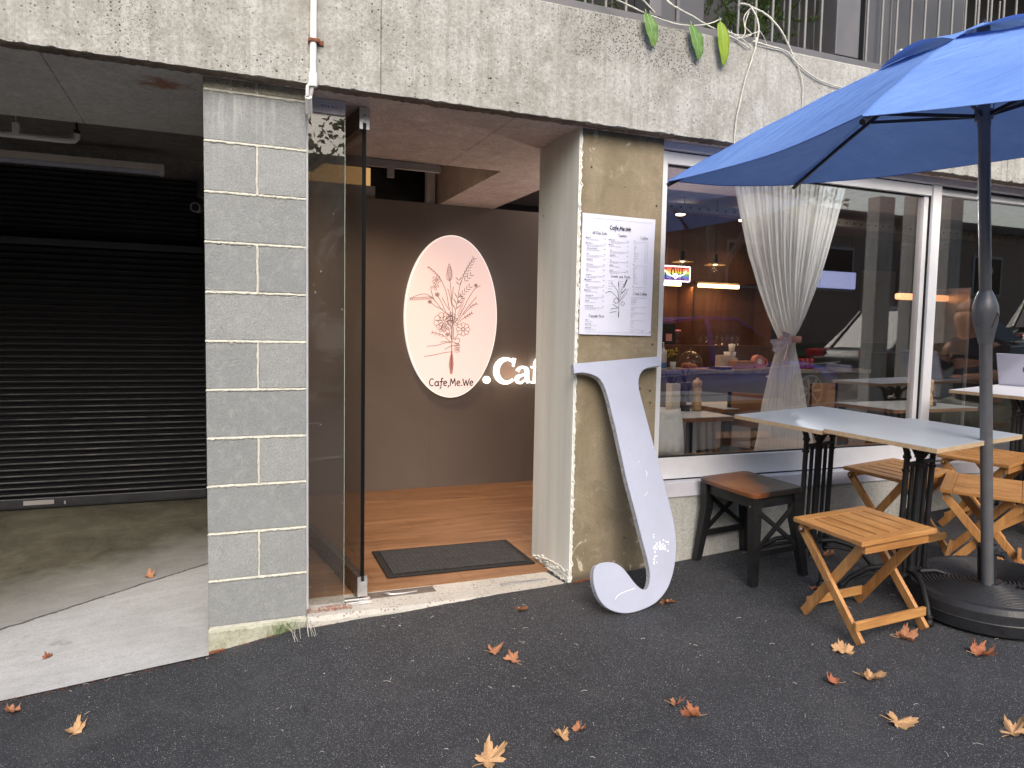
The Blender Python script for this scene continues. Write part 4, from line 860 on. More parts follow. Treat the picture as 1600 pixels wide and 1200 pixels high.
def tri_prism(P, o, ux, uy, un, d0, d1, name, mat, par, lip=0):
    bm = bmesh.new(); o, ux, uy, un = Vector(o), Vector(ux), Vector(uy), Vector(un)
    loops = []
    rows = [(P, d0), (P, d1 - lip)] + ([(inset(P, lip), d1)] if lip else [])
    for Q, d in rows: loops.append([bm.verts.new(o + ux * q[0] + uy * q[1] + un * d) for q in Q])
    n = len(P)
    for A, B in zip(loops, loops[1:]):
        for i in range(n): bm.faces.new((A[i], A[(i + 1) % n], B[(i + 1) % n], B[i]))
    bm.faces.new(loops[0]); bm.faces.new(loops[-1]); bmesh.ops.recalc_face_normals(bm, faces=bm.faces[:]); bmesh.ops.triangulate(bm, faces=[f for f in bm.faces if len(f.verts) > 4])
    me = bpy.data.meshes.new(name); bm.to_mesh(me); bm.free(); me.materials.append(mat); ob = bpy.data.objects.new(name, me); col.objects.link(ob); ob.parent = par; return ob
up = juy * 0
tri_prism(inset(P2, .0025), (0, 0, 0), jux, juy, jn, -.034, -.006, 'side_shell', M['jside'], jo)
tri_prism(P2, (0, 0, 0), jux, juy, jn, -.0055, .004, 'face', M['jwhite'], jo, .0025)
scr = MB()
def scratch(pts, w_=.0018): scr.ribbon([((jpt(*p) - jb).dot(jux), (jpt(*p) - jb).dot(juy)) for p in pts], w_, (0, 0, 0), jux, juy, jn, .0041, .0044)
scratch([(252, 1092), (258, 1080), (270, 1070), (300, 1058), (330, 1048)]); scratch([(372, 590), (376, 600), (374, 612)]); scratch([(365, 690), (378, 672)], .0012); scratch([(340, 560), (346, 550)], .0012)
for k in range(46):
    a = random.gauss(428, 18); b = random.gauss(878, 14)
    if 392 < a < 480: scratch([(a, b), (a + random.uniform(-6, 8), b + random.uniform(-4, 5))], random.uniform(.002, .008))
for k in range(14): a = random.gauss(404, 6); b = random.gauss(925, 14); scratch([(a, b), (a + random.uniform(-3, 5), b + random.uniform(-5, 8))], random.uniform(.002, .006))
scr.build('scuff_mark', plain('white_scuff', (.95, .95, .97), .5, 0, .02, 20, 0), jo)
jo.location = jb + Vector((0, 0, dz))

# ------------------------------------------------------------------ door mat
dm = empty('door_mat', (1.243, .58, .105), rz=R(-1.5), label='black ribbed door mat on the timber-look entrance floor', cat='mat')
MB().box(-.385, .385, -.205, .205, 0, .009, .003).build('backing', M['rubber'], dm)
MB().box(-.35, .35, -.175, .175, .009, .0135, .003).build('carpet', M['mat'], dm)
dm.scale = (1.05, 1.12, 1)

# ------------------------------------------------------------------ umbrella
ub = Vector((3.15, -1.13, G(3.15, -1.13)))
um = empty('patio_umbrella', ub, label='open blue hexagonal patio umbrella leaning over the outdoor tables', cat='umbrella')
Zax = Vector((-.1376, -.0231, .9902)).normalized()
pb = Vector((3.13, -1.134, .25)); top = pb + Zax * 2.36
U = Vector((1, 0, 0)) - Zax * Zax.x; U.normalize(); V = Zax.cross(U)
tip = top - ub
RR, HH, TH = 1.231, .432, 8.76
def cdir(a): return U * math.cos(a) + V * math.sin(a)
cor = [tip - Zax * HH + cdir(TH + k * math.pi / 3) * RR for k in range(6)]
mb = MB(); NSEG, NR = 12, 14
def canopy_pt(k, s, r):          # k panel, s across 0..1, r out 0..1; fabric sags between ribs, scalloped hem
    A, B = cor[k], cor[(k + 1) % 6]; e = A.lerp(B, s); p = tip.lerp(e, r)
    sag = math.sin(math.pi * s) * r * (.030 + .018 * r); p = p - Zax * sag * .7
    p = p + (tip - p).normalized() * math.sin(math.pi * s) * (r ** 4) * .035
    wr = .0035 * (1 - r ** 4) * math.sin(s * 40 + k) * math.sin(math.pi * s) * r + .002 * math.sin(r * 30 + s * 9); return p + Zax * (wr + .03 * math.sin(math.pi * min(1, r * 1.0)) * .8)
r0_ = .20
for k in range(6):
    vs = []; 
    for j in range(NR + 1):
        r = r0_ + (1 - r0_) * j / NR
        for i in range(NSEG + 1): vs.append(canopy_pt(k, i / NSEG, r))
    mb.add(vs, [(j * (NSEG + 1) + i, j * (NSEG + 1) + i + 1, (j + 1) * (NSEG + 1) + i + 1, (j + 1) * (NSEG + 1) + i) for j in range(NR) for i in range(NSEG)], True)
cn = mb.build('canopy', M['umbblue'], um)
mb = MB()
for k in range(6):
    mb.tube([canopy_pt(k, i / 12, 1.0) for i in range(13)], .0022, 5)
    mb.tube([canopy_pt(k, 0, r0_ + (1 - r0_) * j / 12) + Zax * .001 for j in range(13)], .0024, 5)
mb.build('hem', M['umbblue'], cn)
mb = MB()                          # wind vent: a small raised cap with puffed edges
for k in range(6):
    vs = []
    for j in range(6):
        r = .30 * j / 5
        for i in range(9):
            s = i / 8; p = canopy_pt(k, s, max(.001, r)); puff = math.sin(math.pi * s) ** .8 * (j / 5) ** 2.2 * .050; vs.append(p + Zax * (.006 + puff))
    mb.add(vs, [(j * 9 + i, j * 9 + i + 1, (j + 1) * 9 + i + 1, (j + 1) * 9 + i) for j in range(5) for i in range(8)], True)
mb.build('vent_cap', M['umbblue'], um)
MB().lathe([(.0, .0), (.02, .0), (.024, .012), (.012, .03), (.01, .045), (.0, .05)], 16, tip - Zax * .03).build('finial', M['darkrib'], um)
sock = Vector((3.13, -1.134, .25)) - ub; hubp = sock + Zax * (2.02)
mb = MB(); mb.tube([sock - Zax * .02, sock + Zax * 1.15], .0235, 20); mb.build('lower_pole', M['pole'], um)
MB().tube([sock + Zax * 1.14, tip - Zax * .01], .0225, 20).build('upper_pole', M['pole'], um)
prof = [(.0238, 1.11), (.027, 1.125), (.032, 1.155), (.043, 1.20), (.0465, 1.235), (.044, 1.27), (.033, 1.305), (.0228, 1.33)]
rings = MB(); vs = []
for r, z in prof:
    for k in range(20): a = 2 * math.pi * k / 20; vs.append(sock + Zax * z + U * (r * math.cos(a) * 1.15) + V * (r * math.sin(a)))
rings.add(vs, [(i * 20 + k, i * 20 + (k + 1) % 20, (i + 1) * 20 + (k + 1) % 20, (i + 1) * 20 + k) for i in range(len(prof) - 1) for k in range(20)], True)
tj = rings.build('tilt_joint', M['pole'], um)
MB().tube([sock + Zax * 1.18 + V * -.040 + U * -.02, sock + Zax * 1.24 + V * -.048 + U * .004, sock + Zax * 1.195 + V * -.044 + U * .028], .0015, 6).tube([sock + Zax * 1.24 + U * .048, sock + Zax * 1.24 + U * .060], .006, 10).build('release_button', M['darkrib'], tj)
vs = MB(); vs.tube([hubp - Zax * .02, hubp + Zax * .02], .033, 18).tube([hubp - Zax * .045, hubp - Zax * .018], .024, 18); vs.build('hub', M['pole'], um)
for k in range(6):
    mb = MB(); c_ = cor[k]; inner = tip - Zax * .03; pts = [inner.lerp(c_, t) - Zax * (.016 - .0 * t) + Zax * .03 * math.sin(math.pi * t) * .75 for t in [i / 10 for i in range(11)]]
    for a, b in zip(pts, pts[1:]): mb.bar(a, b, .010, .016, Zax, 0)
    mb.tube([pts[-2], pts[-1] + (pts[-1] - pts[-2]).normalized() * .006], .009, 8)
    rb = mb.build('rib', M['darkrib'], um)
    mid = pts[5]; d_ = cdir(TH + k * math.pi / 3); MB().bar(hubp + d_ * .028, mid - Zax * .008, .007, .014, Zax, 0).build('strut', M['darkrib'], rb)
MB().tube([hubp + Vector((.024, -.018, .0)), hubp + Vector((.028, -.02, .10)), tip + Vector((.03, -.02, -.12))], .002, 5).tube([hubp + Vector((.026, -.02, .005)), hubp + Vector((.022, -.024, .06)), hubp + Vector((.03, -.022, .13))], .0018, 5).build('pull_cord', M['stem'], um)
# base in three parts
gz = lambda x, y: G(x, y)
bb = empty('umbrella_base', (3.18, -1.115, G(3.18, -1.115) + .004), label='round black ribbed umbrella base on the asphalt', cat='base')
bb.rotation_euler = (R(1.1), R(-3.8), 0)
prof = [(.0, .004), (.315, .004), (.328, .012), (.333, .05), (.335, .06), (.333, .064), (.330, .10), (.320, .122), (.309, .1285), (.300, .1265)]
rr = .300
while rr > .055: rr -= .008; prof += [(rr + .005, .1225), (rr + .0025, .1290), (rr - .001, .1300), (rr - .003, .1225)]; rr -= .008
prof += [(.045, .128), (0, .128)]
mb = MB(); mb.lathe(prof, 96, smooth=False, close=False); mb.build('weight', M['plastic'], bb)
MB().tube([(-.028, 0, .126), (-.036, 0, .29)], .036, 24).tube([(-.028, 0, .127), (-.0282, 0, .134)], .05, 24).lathe([(.036, 0), (.039, .004), (.039, .018), (.036, .022)], 24, (-.0355, 0, .272), close=False).build('sleeve', M['plastic'], bb)
MB().tube([(-.02, -.03, .262), (-.012, -.056, .262)], .012, 14).tube([(-.012, -.054, .262), (-.009, -.064, .262)], .017, 8).build('knob', M['plastic'], bb)
MB().box(.01, .075, -.115, -.103, .128, .137, .003).box(.02, .05, -.13, -.115, .128, .134, .003).build('fill_cap', M['rubber'], bb)

# ------------------------------------------------------------------ tables
def cast_leg(mb, top_z):
    z1 = top_z - .10; z0 = .085
    mb.tube([(0, 0, .06), (0, 0, top_z - .02)], .017, 12)
    for z in (z0 + .02, z0 + .06, z1 - .03, z1 + .01): mb.tube([(0, 0, z - .008), (0, 0, z + .008)], .024, 12)
    for s in (-1, 1):
        mb.tube([(s * .105, 0, z0 - .02), (s * .105, 0, z1 + .02)], .0125, 10); mb.tube([(s * .055, 0, z0 + .05), (s * .055, 0, z1 - .02)], .0095, 8)
        for z in (z0 + .03, z1 - .02): mb.tube([(0, 0, z), (s * .105, 0, z)], .011, 8)
        for z in (z0 + .0, z0 + .055, z1 - .045, z1 + .015): mb.tube([(s * .105, 0, z - .006), (s * .105, 0, z + .006)], .0175, 10)
        mb.tube([(s * .105, 0, z1 + .01), (s * .108, 0, z1 + .035), (s * .135, 0, z1 + .075), (s * .19, 0, z1 + .094)], .012, 10, radii=[.0145, .014, .012, .010])
        mb.tube([(0, 0, z1 - .01), (0, s * .04, z1 + .05), (0, s * .12, z1 + .094)], .011, 8)
def cast_foot(k):
    a = k * math.pi / 2 + math.pi / 4; c, s = math.cos(a), math.sin(a); mb = MB()
    mb.tube([(c * .04, s * .04, .135), (c * .10, s * .10, .145), (c * .18, s * .18, .125), (c * .25, s * .25, .075), (c * .285, s * .285, .03)], .012, 10)
    mb.tube([(c * .06, s * .06, .10), (c * .12, s * .12, .108), (c * .18, s * .18, .098), (c * .235, s * .235, .066)], .007, 8)
    mb.lathe([(.0, 0), (.021, 0), (.023, .01), (.016, .022), (.013, .03), (.0165, .037), (.013, .044)], 14, (c * .285, s * .285, 0)); return mb
def make_table(name, w_, d_, h_, mat, edge):
    t = empty(name)
    MB().box(-w_ / 2, w_ / 2, -d_ / 2, d_ / 2, h_ - .0012, h_, 0).build('laminate_surface', mat, t)
    MB().box(-w_ / 2, w_ / 2, -d_ / 2, d_ / 2, h_ - .0195, h_ - .0012, .001).build('tabletop', edge, t)
    mb = MB(); cast_leg(mb, h_ - .02); mb.box(-.17, .17, -.02, .02, h_ - .027, h_ - .0195, .001).box(-.02, .02, -.17, .17, h_ - .034, h_ - .027, .001); mb.build('pedestal', M['castiron'], t)
    for k in range(4): cast_foot(k).build('foot', M['castiron'], t)
    return t
def put(o, x, y, rz, label, group=None, tilt=(0, 0), dz=0):
    o.location = (x, y, G(x, y) + .004 + dz); o.rotation_euler = (tilt[0], tilt[1], rz); o['label'] = label
    if group: o['group'] = group
T1 = make_table('cafe_table', .70, .50, .775, M['laminate'], M['birch']); T1['category'] = 'table'
T2 = copy_tree(T1); T3 = copy_tree(T1)
put(T1, 2.875, -.382, R(10), 'grey-topped cafe table nearest the shop window, its cast iron leg behind the black stool', 'outdoor cafe tables', (R(2.2), R(-1.4)), .004)
put(T2, 2.963, -.882, R(10), 'grey-topped cafe table in the foreground beside the umbrella pole', 'outdoor cafe tables', (R(2.2), R(-1.2)), -.002)
put(T3, 4.53, -.33, R(8), 'cafe table at the right edge holding the silver laptop', 'outdoor cafe tables', (R(1.0), R(-2.2)), .004)
for ch in [x for x in bpy.data.objects if x.parent == T3 and x.name.startswith('laminate')]:
    ch.data = ch.data.copy(); ch.data.materials[0] = M['whitetable']

# ------------------------------------------------------------------ folding stools
def make_stool():
    t = empty('folding_stool'); t['category'] = 'stool'; hs = .435; a, b = .197, .19      # half sizes: x, y
    # slats run along y between two end rails (along x)
    for s in (-1, 1): MB().box(-a, a, s * b - (.052 if s > 0 else 0), s * b + (0 if s > 0 else .052), hs - .021, hs, .003).build('end_rail', M['stoolwoodx'], t)
    n = 6; w_ = (2 * a - .009 * (n - 1)) / n
    for k in range(n):
        x0 = -a + k * (w_ + .009); MB().box(x0, x0 + w_, -b + .053, b - .053, hs - .020, hs - .0008, .0035).build('slat', M['stoolwood'], t)
    MB().box(-a + .03, a - .03, -b + .012, -b + .034, hs - .058, hs - .022, .002).build('apron', M['stoolwoodx'], t); MB().box(-a + .045, a - .045, b - .034, b - .012, hs - .058, hs - .022, .002).build('apron', M['stoolwoodx'], t)
    # outer legs: top at the back (+y), foot at the front; inner legs cross them
    for s in (-1, 1):
        x = s * (a - .026); mb = MB(); mb.bar((x, b - .03, hs - .045), (x, -b + .02, .004), .038, .018, (1, 0, 0), .003); mb.tube([(x - .009, b - .032, hs - .047), (x + .009, b - .032, hs - .047)], .019, 16); lg = mb.build('leg', M['stoolwoodz'], t)
        for f in ((b - .032, hs - .047), (0.0, .213)): MB().tube([(x - s * .0, f[0], f[1]), (x + s * .0115, f[0], f[1])], .0055, 12).build('screw', M['screwm'], lg)
        xi = s * (a - .046); MB().bar((xi, -b + .035, hs - .03), (xi, b - .02, .004), .038, .018, (1, 0, 0), .003).build('leg', M['stoolwoodz'], t)
    MB().box(-a + .01, a - .01, -b + .030, -b + .046, .055, .092, .003).build('stretcher', M['stoolwoodx'], t)
    MB().box(-a + .04, a - .04, b - .055, b - .039, .045, .082, .003).build('stretcher', M['stoolwoodx'], t)
    return t
s1 = make_stool()
for ch in [x for x in bpy.data.objects if x.name.startswith('leg')]: pass
spots = [(2.585, -.965, R(-2), 'wooden folding stool in front, standing alone before the grey cafe table'),
         (3.56, -.80, R(33), 'wooden folding stool just behind the umbrella pole'),
         (3.50, -.36, R(2), 'wooden folding stool under the window, seen behind the cast iron table leg'),
         (4.20, -.36, R(12), 'wooden folding stool left of the laptop table, half hidden by the umbrella pole'),
         (4.42, -.74, R(0), 'wooden folding stool cut off by the right edge of the photo')]
allst = [s1] + [copy_tree(s1) for _ in spots[1:]]
for o, (x, y, a, l) in zip(allst, spots): put(o, x, y, a, l, 'wooden folding stools round the outdoor tables', (R(1.1), R(-3.6)))

# ------------------------------------------------------------------ black stool
bs = empty('stool', label='black wooden stool with crossed side braces and a worn brown top', cat='stool')
H = .45; ax, ay = .150, .20
def rrect(a, b, r, n=6):
    P = []
    for cx, cy, a0 in ((a - r, b - r, 0), (-a + r, b - r, 90), (-a + r, -b + r, 180), (a - r, -b + r, 270)): P += [(cx + r * math.cos(R(a0 + 90 * i / n)), cy + r * math.sin(R(a0 + 90 * i / n))) for i in range(n + 1)]
    return P
tri_prism(rrect(ax + .012, ay + .012, .035), (0, 0, 0), (1, 0, 0), (0, 1, 0), (0, 0, 1), H - .024, H, 'seat', M['stooltop'], bs, .006)
for sx in (-1, 1):
    for sy in (-1, 1):
        mb = MB(); x, y = sx * (ax - .022), sy * (ay - .022); x2, y2 = sx * (ax + .012), sy * (ay + .012)
        tpl = [(x, y, H - .0245, .024), (x, y, H - .16, .023), (x2, y2, 0.001, .0175)]
        vs = [];
        for cx, cy, cz, r in tpl: vs += [(cx - r, cy - r, cz), (cx + r, cy - r, cz), (cx + r, cy + r, cz), (cx - r, cy + r, cz)]
        mb.add(vs, [(0, 1, 2, 3)] + [(4 * j + i, 4 * j + 4 + i, 4 * j + 4 + (i + 1) % 4, 4 * j + (i + 1) % 4) for j in range(2) for i in range(4)] + [(11, 10, 9, 8)]); fixn(mb.build('leg', M['blackpaint'], bs))
        if sx < 0 and sy < 0: MB().tube([(x - .025, y + .006, H - .07), (x - .0215, y + .006, H - .07)], .004, 10).build('screw', M['screwm'], bs)
mb = MB()
for s in (-1, 1): mb.box(s * (ax - .022) - .008, s * (ax - .022) + .008, -ay + .045, ay - .045, H - .082, H - .025); mb.box(-ax + .045, ax - .045, s * (ay - .022) - .008, s * (ay - .022) + .008, H - .082, H - .025)
mb.build('apron', M['blackpaint'], bs)
for s in (-1, 1):
    if False: mb = MB(); x = s * (ax - .014); mb.bar((x, -ay + .03, H - .09), (x * 1.04, ay - .03, .165), .022, .014, (1, 0, 0)); mb.bar((x * 1.003, ay - .03, H - .09), (x * 1.043, -ay + .03, .165), .022, .0135, (1, 0, 0)); mb.bar((x * 1.04, -ay + .02, .145), (x * 1.04, ay - .02, .145), .03, .016, (1, 0, 0)); mb.build('side_brace', M['blackpaint'], bs)
    mb = MB(); y = s * (ay - .014); mb.bar((-ax + .03, y, H - .09), (ax - .03, y * 1.03, .165), .022, .014, (0, 1, 0)); mb.bar((ax - .03, y * 1.003, H - .09), (-ax + .03, y * 1.032, .165), .022, .0135, (0, 1, 0)); mb.bar((-ax + .02, y * 1.03, .145), (ax - .02, y * 1.03, .145), .03, .016, (0, 1, 0)); mb.build('side_brace', M['blackpaint'], bs)
bs.location = (2.592, -.240, G(2.592, -.24) + .004); bs.rotation_euler = (R(1.0), R(-2.5), R(2))

# ------------------------------------------------------------------ laptop and its user
TZ = G(4.62, -.33) + .778
lp_ = empty('laptop', (4.66, -.26, TZ + .002), rz=R(6), rot=(R(1), R(-2.2), R(8)), label='open silver laptop on the table at the right edge, its lid towards the street', cat='laptop')
MB().box(0, .235, -.165, .165, .002, .014, .004).build('base', M['laptop'], lp_)
MB().box(.02, .21, -.145, .145, .0142, .0148).build('keyboard', M['rubber'], lp_)
lm = Matrix.Translation((.0, 0, .014)) @ Matrix.Rotation(R(-14), 4, 'Y')
MB().box(-.006, 0, -.165, .165, .0, .20, .0028, lm).build('lid', M['laptop'], lp_)
MB().box(.0005, .001, -.155, .155, .01, .19, 0, lm).build('screen', M['screen'], lp_)
body = arc(.0, 0, .021, .019, 60, 300, 14) + arc(.004, 0, .019, .018, -60, 60, 12)[1:]
body = [(.0, .0145), (.008, .018), (.015, .016), (.019, .010), (.014, .005), (.0125, -.001), (.015, -.007), (.019, -.010), (.015, -.019), (.009, -.023), (.004, -.0215), (0, -.0205), (-.004, -.0215), (-.009, -.023), (-.015, -.018), (-.0195, -.008), (-.0195, .004), (-.016, .013), (-.009, .018)]
lg = tri_prism(body, (-.0062, 0, .105), (0, -1, 0), (0, 0, 1), (-1, 0, 0), 0, .0004, 'logo', M['logo'], lp_)
for v in lg.data.vertices: v.co = lm @ v.co
lf = tri_prism([(.0, .020), (.001, .027), (.007, .032), (.0075, .025), (.004, .0205)], (-.0062, 0, .105), (0, -1, 0), (0, 0, 1), (-1, 0, 0), 0, .0004, 'logo_leaf', M['logo'], lg)
for v in lf.data.vertices: v.co = lm @ v.co
GX = G(5.2, -.3)
def skinmesh(name, joints, edges, mat, par, sub=2):
    me = bpy.data.meshes.new(name); me.from_pydata([j[0] for j in joints], edges, []); o = bpy.data.objects.new(name, me); col.objects.link(o); o.parent = par; me.materials.append(mat)
    md = o.modifiers.new('skin', 'SKIN')
    for i, j in enumerate(joints): r = j[1]; me.skin_vertices[0].data[i].radius = r if isinstance(r, tuple) else (r, r)
    me.skin_vertices[0].data[0].use_root = True; md.use_smooth_shade = True
    o.modifiers.new('sub', 'SUBSURF').levels = sub; o.modifiers['sub'].render_levels = sub; return o
pz = GX + .004
per = empty('person', (5.28, -.30, pz), label='seated person in a navy top and pale trousers, working at the silver laptop', cat='person')
J = [((0, 0, .50), (.16, .13)), ((-.02, 0, .68), (.15, .11)), ((-.05, 0, .88), (.17, .11)), ((-.08, 0, .99), (.13, .09)), ((-.11, 0, 1.06), .062), ((-.15, 0, 1.17), (.098, .118)), ((-.155, 0, 1.25), (.098, .115)),
     ((-.09, .17, .965), .062), ((-.17, .23, .76), .046), ((-.36, .17, .755), .034), ((-.40, .155, .76), .027),
     ((-.09, -.17, .965), .062), ((-.17, -.23, .76), .046), ((-.36, -.17, .755), .034), ((-.40, -.155, .76), .027),
     ((-.05, .10, .46), .095), ((-.44, .15, .50), .065), ((-.42, .15, .26), .055), ((-.40, .15, .08), .038), ((-.50, .16, .035), .034),
     ((-.05, -.10, .46), .095), ((-.44, -.13, .50), .065), ((-.42, -.13, .26), .055), ((-.40, -.13, .08), .038), ((-.50, -.14, .035), .034)]
Eg = [(0, 1), (1, 2), (2, 3), (3, 4), (4, 5), (5, 6), (3, 7), (7, 8), (8, 9), (9, 10), (3, 11), (11, 12), (12, 13), (13, 14), (0, 15), (15, 16), (16, 17), (17, 18), (18, 19), (0, 20), (20, 21), (21, 22), (22, 23), (23, 24)]
bo = skinmesh('body', J, Eg, M['skin'], per)
Jt = [((0, 0, .50), (.175, .15)), ((-.02, 0, .68), (.165, .125)), ((-.05, 0, .88), (.205, .15)), ((-.085, 0, 1.005), (.165, .125)), ((-.09, .17, .972), .094), ((-.13, .21, .86), .078), ((-.165, .228, .79), .062), ((-.09, -.17, .972), .094), ((-.13, -.21, .86), .078), ((-.165, -.228, .79), .062), ((-.10, 0, 1.06), .088)]
skinmesh('shirt', Jt, [(0, 1), (1, 2), (2, 3), (3, 4), (4, 5), (5, 6), (3, 7), (7, 8), (8, 9), (3, 10)], M['fabricnavy'], per)
Jl = [((0, 0, .50), (.175, .15)), ((-.05, .10, .46), .115), ((-.25, .13, .49), .098), ((-.45, .15, .50), .085), ((-.43, .15, .32), .085), ((-.05, -.10, .46), .115), ((-.25, -.12, .49), .098), ((-.45, -.13, .50), .085), ((-.43, -.13, .32), .085)]
skinmesh('trousers', Jl, [(0, 1), (1, 2), (2, 3), (3, 4), (0, 5), (5, 6), (6, 7), (7, 8)], M['khaki'], per)
skinmesh('hair', [((-.085, 0, 1.15), (.10, .11)), ((-.115, 0, 1.25), (.125, .122)), ((-.15, 0, 1.315), (.10, .10))], [(0, 1), (1, 2)], M['hair'], per)
for s in (-1, 1):
    for k in range(5):      # five bent fingers on each hand, each a short skinned chain
        bx, by = -.41, s * (.155 - .016 * (k - 1.5)); L = (.052, .062, .066, .06, .05)[k]
        if k == 0: by = s * .125; pts = [((bx + .02, by, .757), .010), ((bx - .01, by - s * .022, .76), .009), ((bx - .03, by - s * .03, .755), .007)]
        else: by = s * (.135 + .016 * (k - 1)); pts = [((bx, by, .765), .010), ((bx - L * .5, by, .775), .0088), ((bx - L * .85, by, .763), .008), ((bx - L, by, .752), .0068)]
        skinmesh('finger', pts, [(i, i + 1) for i in range(len(pts) - 1)], M['skin'], bo, 1)
MB().box(-.245, -.225, -.012, .012, 1.19, 1.22, .006).build('nose', M['skin'], bo)
for s in (-1, 1): MB().lathe([(0, -.006), (.007, -.003), (.007, .003), (0, .006)], 10, (-.238, s * .032, 1.235)).build('eye', M['ink'], bo)
for s in (-1, 1): MB().lathe([(0, -.02), (.012, -.01), (.013, .01), (0, .022)], 10, (-.15, s * .09, 1.215), .9, .5).build('ear', M['skin'], bo)
MB().box(-.236, -.226, -.022, .022, 1.155, 1.163, .003).build('mouth', M['band'], bo)
s6 = copy_tree(s1); put(s6, 5.36, -.30, R(90), 'wooden folding stool carrying the person at the laptop', 'wooden folding stools round the outdoor tables', (0, 0), -.01)

# ------------------------------------------------------------------ curtain
cu = empty('curtain', (3.17, .205, 2.3), label='white sheer curtain gathered at its waist inside the shop window', cat='curtain')
def hang(prof, name, mat, ncol=260, amp0=.013, folds=24, par=cu, yc=.205):
    mb = MB(); vs = []; nz = 60
    for j in range(nz + 1):
        t = j / nz; z = prof[0][0] + (prof[-1][0] - prof[0][0]) * t
        x0 = x1 = 0
        for (za, a0, a1), (zb, b0, b1) in zip(prof, prof[1:]):
            if zb <= z <= za or (z < zb and (zb, b0, b1) == prof[-1]): u = (za - z) / (za - zb); u2 = u; x0 = a0 + (b0 - a0) * u2; x1 = a1 + (b1 - a1) * u2; break
        wd = x1 - x0
        for i in range(ncol + 1):
            s = i / ncol; am = amp0 * (.35 + .65 * min(1, wd / .6)) * (1 + .3 * math.sin(i * .13 + 2)); ph = folds * 2 * math.pi * (s + .006 * math.sin(s * 25 + t * 2))
            y = yc + am * math.sin(ph) + am * .35 * math.sin(ph * .5 + 1) + (.04 * (1 - min(1, wd / .5)) * math.cos(s * math.pi * 2)); vs.append((x0 + wd * s + .35 * am * math.cos(ph), y, z))
    n = ncol + 1; mb.add(vs, [(j * n + i, j * n + i + 1, (j + 1) * n + i + 1, (j + 1) * n + i) for j in range(nz) for i in range(ncol)], True); return child(par, mb, name, mat)
hang([(2.292, 2.749, 3.594), (2.023, 2.831, 3.518), (1.831, 2.893, 3.46), (1.639, 2.98, 3.393), (1.495, 3.061, 3.34), (1.399, 3.124, 3.297), (1.36, 3.157, 3.268), (1.336, 3.162, 3.268), (1.303, 3.152, 3.282), (1.158, 3.1, 3.325), (0.966, 3.047, 3.373), (0.774, 3.018, 3.421), (0.63, 2.98, 3.46)], 'drape', M['curtain'])
bd = child(cu, MB().lathe([(.064, -.02), (.070, -.012), (.071, .012), (.064, .02)], 28, (3.215, .205, 1.35), 1, .75, close=False), 'tie_band', M['band'])
mb = MB()
def cloth_tail(p0, p1, w0, w1, n=10):
    p0, p1 = Vector(p0), Vector(p1); d = (p1 - p0); side = d.cross(Vector((0, 1, 0))).normalized(); vs = []
    for i in range(n + 1):
        t = i / n; c = p0 + d * t; w_ = w0 + (w1 - w0) * t
        for k in range(7): s = k / 6 - .5; vs.append(c + side * w_ * s + Vector((0, -.008 - .010 * math.sin(k * 2.1 + t * 3), 0)))
    mb.add(vs, [(i * 7 + k, i * 7 + k + 1, (i + 1) * 7 + k + 1, (i + 1) * 7 + k) for i in range(n) for k in range(6)], True)
cloth_tail((3.165, .15, 1.36), (3.03, .15, 1.30), .02, .10); cloth_tail((3.155, .15, 1.35), (3.13, .145, 1.20), .02, .055); cloth_tail((3.155, .15, 1.37), (3.09, .145, 1.37), .02, .05)
child(cu, mb, 'bow', M['bow'])

# ------------------------------------------------------------------ inside the cafe
def inner_table(name, x0, x1, y0, y1, z, label, mat=None, legs=True):
    t = empty(name, ((x0 + x1) / 2, (y0 + y1) / 2, .104), label=label, cat='table')
    child(t, MB().box(x0, x1, y0, y1, z - .004, z, .001), 'laminate_surface', mat or M['laminate']); child(t, MB().box(x0, x1, y0, y1, z - .03, z - .004, .003), 'tabletop', M['brownedge'])
    for a, b in ((x0 + .04, y0 + .04), (x1 - .04, y0 + .04), (x0 + .04, y1 - .04), (x1 - .04, y1 - .04)): child(t, MB().box(a - .02, a + .02, b - .02, b + .02, .104, z - .03, .003), 'leg', M['blackpaint'])
    return t
inner_table('dining_table', 2.40, 3.12, .56, 1.16, .850, 'table with a brown edge inside the window, carrying the cutlery pots')
inner_table('dining_table', 4.62, 5.50, .64, 1.20, .850, 'pale dining table seen inside just behind the window mullion')
inner_table('dining_table', 3.35, 4.05, .95, 1.45, .850, 'pale dining table inside behind the white curtain')
def cyl(x, y, z, prof, mat, name, label, cat, par=None, n=24):
    o = MB().lathe(prof, n, (0, 0, 0)).build(name, mat); o.location = (x, y, z); tag(o, label, cat); return o
zt = .8505
hd = empty('cutlery_pot', (2.90, .93, zt), label='cream cutlery pot, leftmost of the group on the inside table', cat='pot')
MB().box(-.035, .035, -.035, .035, 0, .185, .004).build('holder', plain('cream_pot', (.50, .46, .38), .6), hd)
mb = MB()
for k in range(5): mb.tube([(random.uniform(-.02, .02), random.uniform(-.02, .02), .12), (random.uniform(-.05, .03), random.uniform(-.03, .03), .235 + random.uniform(-.01, .02))], .006, 8)
mb.build('knife_handle', M['ink'], hd)
h2 = empty('cutlery_jar', (2.985, .91, zt), label='dark bottle-shaped cutlery jar between the cream pot and the wooden grinder', cat='jar')
MB().lathe([(0, 0), (.036, 0), (.036, .06), (.028, .09), (.034, .12), (.036, .19), (.03, .195), (0, .19)], 20).build('holder', plain('dark_jar', (.035, .03, .035), .4), h2)
mb = MB()
for k in range(6): mb.tube([(random.uniform(-.02, .02), random.uniform(-.02, .02), .15), (random.uniform(-.035, .045), random.uniform(-.03, .03), .265 + random.uniform(-.03, .02))], .0045, 8)
mb.build('fork_handle', M['ink'], h2); MB().box(-.014, .022, -.0375, -.0365, .045, .062).build('paper_tag', M['paper'], h2)
